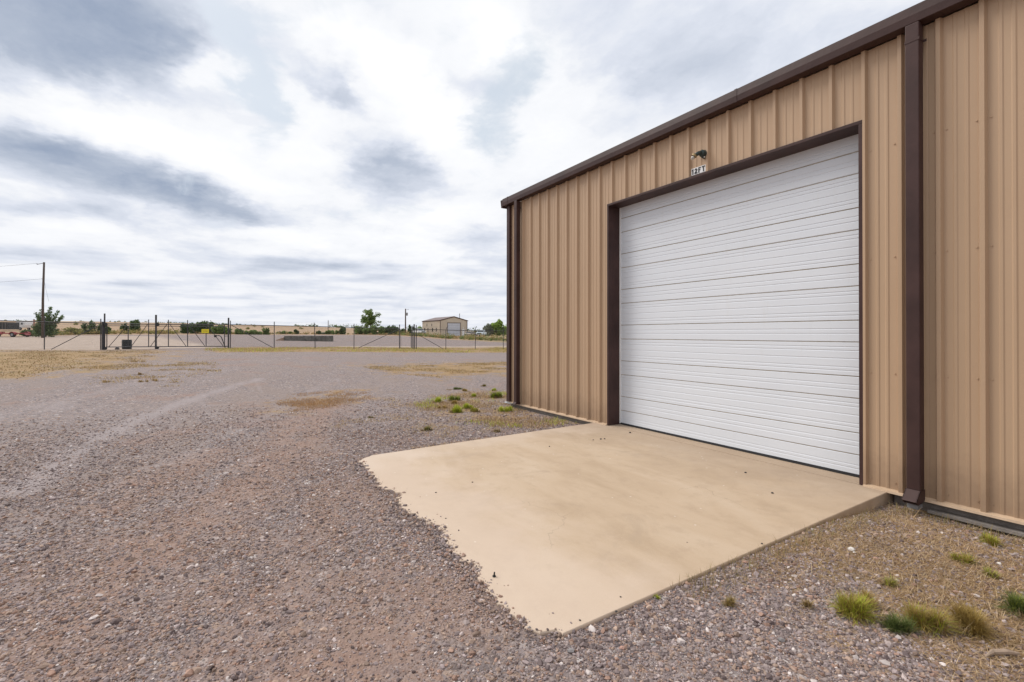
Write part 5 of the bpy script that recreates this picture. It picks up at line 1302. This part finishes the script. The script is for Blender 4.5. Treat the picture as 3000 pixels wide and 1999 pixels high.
for (x_, y_, w_, h_, cols, n, lb) in (
    (1235, 640, 175, 62, GREEN, 420, 'bright green grass tuft standing alone at the left of the corner tufts'),
    (1550, 605, 200, 60, GREEN[:2]+DGREEN, 420, 'wide mid green grass tuft in the middle of the corner tufts'),
    (1490, 665, 150, 50, GOLD, 300, 'olive yellow grass tuft just below the wide mid green tuft'),
    (1340, 730, 130, 38, GOLD, 220, 'low yellow grass tuft left of the brightest pair of tufts'),
    (1510, 790, 165, 85, GREEN, 460, 'large bright yellow green tuft, left one of the brightest pair'),
    (1690, 735, 160, 60, GREEN, 420, 'bright yellow green tuft, right one of the brightest pair'),
    (1850, 785, 140, 60, GREEN[:2]+GOLD, 320, 'yellow green tuft right of the brightest pair, nearest the building corner'),
    (1790, 550, 90, 42, GREEN, 200, 'small yellow green tuft behind the corner tufts'),
    (2200, 560, 220, 70, GREEN[:2]+DGREEN, 480, 'long green grass clump directly beside the building corner trim'),
    (2130, 455, 90, 32, GREEN, 140, 'small green tuft behind the long clump at the building corner'),
    (1510, 437, 165, 30, DGREEN, 240, 'flat dark green weed patch behind the corner tufts'),
    (1690, 460, 120, 32, GOLD, 200, 'flat tan grass tuft right of the flat dark green patch'),
    (1960, 385, 80, 26, GOLD+DGREEN, 140, 'small dark olive tuft farthest back near the building corner'),
    (1070, 1075, 130, 55, DGREEN+GOLD, 260, 'dark olive weed tuft alone in the gravel behind the apron'),
    (2320, 780, 170, 75, GREEN, 300, 'yellow green grass tuft at the foot of the left downspout'),
    (2170, 1105, 80, 45, DRYG, 120, 'small brown tuft close to the rear edge of the apron'),
    (215, 880, 90, 26, DGREEN+DRY, 120, 'tiny dark weed tuft far left of the apron corner'),
):
    px, py = Tz(x_, y_); tuft(px, py, w_*0.187, h_*0.187, cols, n, lb)
for (px, py, w_, h_, cols, n, lb) in (
    (2492, 1802, 110, 70, GREEN+GOLD, 700, 'bright yellow green tuft in the right foreground, nearest the apron'),
    (2535, 1775, 80, 48, GOLD, 420, 'golden brown tuft just behind the bright foreground tuft'),
    (2612, 1840, 95, 52, DGREEN, 420, 'dark green weed between the two foreground tufts'),
    (2700, 1845, 110, 68, GREEN[:2]+GOLD*2, 760, 'yellow green foreground tuft right of the dark green weed'),
    (2855, 1850, 130, 72, GOLD, 900, 'broad golden tuft in the right foreground with dead stems below'),
    (2990, 1800, 90, 70, DGREEN+GREEN[:1], 600, 'dark green tuft cut off by the right edge of the picture'),
    (2835, 1648, 95, 30, GREEN[:2]+GOLD, 420, 'low yellow green tuft in front of the right wall panels'),
    (2890, 1592, 90, 40, GREEN+GOLD, 360, 'green tuft growing close to the right wall foundation'),
    (2905, 1692, 80, 34, GREEN+DRY, 260, 'thin pale green tuft between the low tuft and the right edge'),
    (2600, 1712, 50, 34, GREEN+DRY, 200, 'small pale green tuft in dry grass left of the foreground row'),
    (2140, 1774, 36, 30, DRYG+GOLD, 140, 'small brown green tuft near the front corner of the apron'),
    (2360, 1778, 40, 30, DRY+GOLD, 140, 'small dry tuft left of the bright foreground tuft'),
    (1925, 1752, 22, 16, GREEN, 40, 'tiny green sprout at the side edge of the apron'),
):
    tuft(px, py, w_, h_, cols, n, lb)
for (px, py, w_, lb) in ((418, 1119, 26, 'small dark grass clump left in the gravel before the gate'), (455, 1116, 34, 'tan grass clump right of the small dark clump before the gate'), (300, 1120, 30, 'brown grass clump at the left edge of the gravel drive'), (398, 1060, 50, 'flat green grass patch at the edge of the left grass'), (412, 1098, 22, 'tiny dark weed before the sliding gate')):
    tuft(px, py, w_, 6, STRAWY+GOLD, 70, lb)

# ------------------------------------------------------------------ gravel: real stones near the camera
def stone_cloud():
    g = np.random.default_rng(21)
    n = 630000
    r = np.empty(n); u = g.uniform(0, 1, n)
    r0, r1, r2 = 1.4, 3.6, 13.0                        # even cover to r1, thinning with distance beyond
    wA = (r1*r1-r0*r0)/2; wB = r1*r1*math.log(r2/r1); pA = wA/(wA+wB)
    inA = u < pA; r[inA] = np.sqrt(r0*r0+g.uniform(0, 1, inA.sum())*(r1*r1-r0*r0)); r[~inA] = r1*(r2/r1)**g.uniform(0, 1, (~inA).sum())
    th = g.uniform(R(-58), R(58), n)
    nr_ = 70000      # and all round the camera's own spot
    r[:nr_] = 5.0*np.sqrt(g.uniform(0, 1, nr_)); th[:nr_] = g.uniform(-math.pi, math.pi, nr_)
    drop = np.zeros(n, bool); drop[:nr_] = (r[:nr_] > r0) & (np.abs(th[:nr_]) < R(58))
    x = CAM[0]+r*(np.sin(th)*RT0[0]+np.cos(th)*(-syw)); y = CAM[1]+r*(np.sin(th)*RT0[1]+np.cos(th)*cyw)
    ed = np.interp(x, EDGE_X, EDGE_Y)+np.abs(g.normal(0, 0.012, n))
    onslab = (x > -1.83) & (x < 2.53) & (y > ed) & (y < 0)
    keep = ~onslab & ~((y > -0.05) & (x > XL-0.05)) & ~drop
    gm_, dm_, fm_ = cover_masks(x, y)
    def nz(a, b_, s): return (vnoise(a, b_, s*0.6, int(s*10))-0.5)*3.2
    ca, sa = math.cos(R(-20)), math.sin(R(-20)); xa = (x*ca-y*sa)*0.3; ya = x*sa+y*ca
    dens = 0.74+0.3*nz(xa, ya, 2.6)+0.25*nz(x, y, 4.1)
    dens *= 1-0.5*gm_
    ban = line_mask(BANDS, x, y); trk = line_mask(TRACK, x, y)
    dens *= (1-0.62*ban)*(1-0.65*trk)
    dens *= np.clip((13.2-r)/6.0, 0, 1)**0.8
    keep |= onslab & (g.uniform(0, 1, n) < 0.014*np.exp(-np.abs(y-ed)/0.06))
    keep &= (g.uniform(0, 1, n) < dens) | onslab
    x, y, r, ban = x[keep], y[keep], r[keep], ban[keep]; n = len(x)
    s = np.exp(g.normal(math.log(0.0047), 0.5, n))*np.clip(0.75+r*0.08, 0.9, 1.7)
    s = np.clip(s, 0.003, 0.02); big = g.uniform(0, 1, n) < 0.006; s[big] *= 1.5
    sc = np.c_[s*g.uniform(0.8, 1.45, n), s*g.uniform(0.65, 1.1, n), s*g.uniform(0.5, 0.9, n)]
    z = height(x, y); ed = np.interp(x, EDGE_X, EDGE_Y)
    over = (x > -1.8) & (x < 2.53) & (y > ed) & (y < -2)
    z = np.where(over, slab_z(y)+s*0.25, z+sc[:, 2]*0.25)
    # heaped edge where the gravel meets the apron
    heap = np.exp(-((y-ed)/0.10)**2)*((x > -1.75) & (x < 2.55) & (y < ed)); z = z+heap*0.012
    rot = np.c_[g.normal(0, 0.28, n), g.normal(0, 0.28, n), g.uniform(0, 6.283, n)]
    pal = np.array([c for _, c in STONE_STOPS]); pw = np.array([0.04, 0.13, 0.25, 0.2, 0.14, 0.08, 0.12, 0.04])
    red = nz(xa+3, ya-1, 1.7)[:, None] if False else np.clip(nz(x*0.6+3, y-1, 1.3)*0.5+0.35, 0, 1)
    k = g.choice(8, n, p=pw/pw.sum()); swap = (g.uniform(0, 1, n) < red*0.45+0.55*ban) & (k < 4); k[swap] = g.choice([3, 4, 5], swap.sum(), p=[0.3, 0.4, 0.3])
    c = pal[k]*g.uniform(0.6, 1.6, (n, 1)); c = (c*0.66+0.17*np.array((0.32, 0.21, 0.165)))*np.array((1.05, 0.985, 0.985))
    return np.c_[x, y, z], sc, rot, np.c_[np.clip(c, 0, 0.8), np.ones(n)]
co, sc, rot, tint = stone_cloud()
me = bpy.data.meshes.new('loose_gravel'); me.vertices.add(len(co)); me.vertices.foreach_set('co', co.astype(np.float32).ravel())
for nm, a in (('size', sc), ('turn', rot)):
    at = me.attributes.new(nm, 'FLOAT_VECTOR', 'POINT'); at.data.foreach_set('vector', a.astype(np.float32).ravel())
at = me.attributes.new('tint', 'FLOAT_COLOR', 'POINT'); at.data.foreach_set('color', tint.astype(np.float32).ravel())
M['stone'] = tint_mat('gravel_stone', 0.8, inst=True)
grav = bpy.data.objects.new('loose_gravel', me); col.objects.link(grav)
tag(grav, 'loose grey and tan crushed gravel covering the near yard', 'gravel', kind='stuff')
ng = bpy.data.node_groups.new('stone_scatter', 'GeometryNodeTree')
ng.interface.new_socket(name='Geometry', in_out='INPUT', socket_type='NodeSocketGeometry'); ng.interface.new_socket(name='Geometry', in_out='OUTPUT', socket_type='NodeSocketGeometry')
N = NB(ng)
gi = N.n('NodeGroupInput'); go = N.n('NodeGroupOutput'); jn = N.n('GeometryNodeJoinGeometry')
for k in range(7):
    ico = N.n('GeometryNodeMeshIcoSphere'); ico.inputs['Radius'].default_value = 1.0; ico.inputs['Subdivisions'].default_value = 1
    sp = N.n('GeometryNodeSetPosition'); ng.links.new(ico.outputs[0], sp.inputs['Geometry'])
    ps = N.n('GeometryNodeInputPosition').outputs[0]
    nv = N.noise(N.vec('ADD', ps, (k*13.1, k*7.7, k*3.3)), 0.9, 2, 0.6, out=1)
    ng.links.new(N.scale(N.vec('SUBTRACT', nv, (0.5, 0.5, 0.5)), 1.7), sp.inputs['Offset'])
    sm = N.n('GeometryNodeSetMaterial'); sm.inputs['Material'].default_value = M['stone']; ng.links.new(sp.outputs[0], sm.inputs['Geometry'])
    gt = N.n('GeometryNodeGeometryToInstance'); ng.links.new(sm.outputs[0], gt.inputs[0]); ng.links.new(gt.outputs[0], jn.inputs[0])
ip = N.n('GeometryNodeInstanceOnPoints'); ng.links.new(gi.outputs[0], ip.inputs['Points']); ng.links.new(jn.outputs[0], ip.inputs['Instance'])
ip.inputs['Pick Instance'].default_value = True
ri = N.n('FunctionNodeRandomValue', data_type='INT'); ri.inputs[4].default_value = 0; ri.inputs[5].default_value = 6; ng.links.new(ri.outputs[2], ip.inputs['Instance Index'])
na = N.n('GeometryNodeInputNamedAttribute', data_type='FLOAT_VECTOR'); na.inputs['Name'].default_value = 'size'; ng.links.new(na.outputs[0], ip.inputs['Scale'])
nr = N.n('GeometryNodeInputNamedAttribute', data_type='FLOAT_VECTOR'); nr.inputs['Name'].default_value = 'turn'
er = N.n('FunctionNodeEulerToRotation'); ng.links.new(nr.outputs[0], er.inputs[0]); ng.links.new(er.outputs[0], ip.inputs['Rotation'])
ng.links.new(ip.outputs[0], go.inputs[0])
md_ = grav.modifiers.new('stones', 'NODES'); md_.node_group = ng

# single stones and bits one can point at
def rock(px, py, wpx, colr_, label, name='stone', cat='stone', on=None, flat=0.6, grp=None):
    sd_[0] += 1; g = np.random.default_rng(sd_[0])
    c = at_ground(px, py)
    if on == 'apron':
        dv_ = pix_ray(px, py); t_ = 3.0
        for _ in range(30):
            q = CAM+dv_*t_; t_ += (slab_z(q[1])-q[2])/dv_[2]
        c = CAM+dv_*t_
    Z = float((c-CAM)@FW); s = wpx*Z/FPX/2
    t = (1+5**0.5)/2
    iv = np.array([(-1, t, 0), (1, t, 0), (-1, -t, 0), (1, -t, 0), (0, -1, t), (0, 1, t), (0, -1, -t), (0, 1, -t), (t, 0, -1), (t, 0, 1), (-t, 0, -1), (-t, 0, 1)])/1.9
    fa_ = [(0, 11, 5), (0, 5, 1), (0, 1, 7), (0, 7, 10), (0, 10, 11), (1, 5, 9), (5, 11, 4), (11, 10, 2), (10, 7, 6), (7, 1, 8), (3, 9, 4), (3, 4, 2), (3, 2, 6), (3, 6, 8), (3, 8, 9), (4, 9, 5), (2, 4, 11), (6, 2, 10), (8, 6, 7), (9, 8, 1)]
    v = iv*(1+g.normal(0, 0.16, (12, 1)))*np.array((s, s*0.75, s*flat)); v[:, 2] += s*flat*0.7
    mb = MB(); mb.add(v, fa_); o_ = mb.build(name, colr_); o_.location = tuple(c); o_.rotation_euler = (0, 0, math.atan2(lat[1], lat[0])+g.uniform(-0.4, 0.4))
    return tag(o_, label, cat, grp)
SW = mat('white_stone', (0.7, 0.66, 0.62), 0.8, 0, 0.1, 30); SR = mat('pink_stone', (0.45, 0.27, 0.21), 0.85, 0, 0.15, 30); SG = mat('grey_stone', (0.26, 0.24, 0.235), 0.85, 0, 0.2, 30); SD = mat('dark_stone', (0.07, 0.06, 0.055), 0.85, 0, 0.2, 30)
rock(2497, 1613, 26, SW, 'flat white stone lying in the dry grass right of the apron', flat=0.45)
rock(2503, 1621, 10, SW, 'small pale pebble touching the flat white stone', cat='pebble')
rock(2927, 1656, 16, SW, 'white pebble in gravel near the right edge of the picture', cat='pebble')
rock(2183, 1650, 18, SR, 'pinkish stone lying against the side edge of the apron')
rock(2290, 1880, 22, SG, 'large pale grey stone in the gravel below the apron')
rock(1913, 1893, 18, SG, 'grey stone in the gravel below the side edge of the apron')
rock(1672, 1912, 24, SG, 'flat grey stone near the front corner of the apron')
rock(1822, 1902, 18, SR, 'pinkish stone in the gravel beside the front corner of the apron')
rock(2573, 1920, 18, SR, 'round pale pink stone in the right foreground gravel')
rock(1805, 1794, 10, SD, 'dark stone resting on the apron right at its side edge', on='apron')
for i_, (px, py, w_, lb) in enumerate(((1277, 1444, 6, 'dark pebble on the apron left of its middle'), (1699, 1819, 7, 'dark pebble near the front corner of the apron'), (1818, 1750, 6, 'brown pebble on the apron close to its side edge'), (2232, 1594, 7, 'dark chip on the apron near the right side'), (2013, 1590, 4, 'tiny dark speck in the middle right of the apron'), (1610, 1309, 5, 'tiny dark pebble near the rear edge of the apron'), (1738, 1290, 5, 'leftmost of three dark pebbles before the left door jamb'), (1760, 1288, 7, 'middle of three dark pebbles before the left door jamb'), (1771, 1287, 6, 'rightmost of three dark pebbles before the left door jamb'), (1846, 1269, 7, 'dark twig bit on the joint under the door'), (2184, 1386, 7, 'brown crumb on the apron below the middle of the door'), (2263, 1446, 8, 'brown leaf scrap on the apron below the right part of the door'), (1384, 1414, 5, 'dark pebble in the middle left of the apron'), (1306, 1520, 5, 'brown speck by the pale scratch on the apron'))):
    rock(px, py, w_, SD, lb, 'pebble', 'pebble', 'apron', 0.6, 'dark bits scattered on the apron')
# small black bolt standing on the apron
c = at_ground(1440, 1702); o = thing('bolt', 'small black bolt standing upright on the front edge of the apron', 'bolt', (c[0], c[1]+0.02, slab_z(c[1])+0.0))
mb = MB(); mb.tube([(0, 0, 0), (0, 0, 0.008)], 0.012, 6); mb.build('head', M['black'], o); mb = MB(); mb.tube([(0, 0, 0.0082), (0.004, 0, 0.032)], [0.006, 0.005], 8); mb.build('shank', M['black'], o)
# stick in the right foreground
c = at_ground(2930, 1925); mb = MB(); mb.tube([(-0.09, 0, 0.012), (-0.03, 0.012, 0.02), (0.04, 0.0, 0.022), (0.1, -0.012, 0.014)], [0.004, 0.012, 0.014, 0.006], 7); o = mb.build('stick', mat('grey_driftwood', (0.36, 0.27, 0.2), 0.9, 0, 0.25, 20)); o.location = tuple(c); o.rotation_euler = (0, 0, 1.2); tag(o, 'short weathered stick on dry grass in the lower right corner', 'stick')
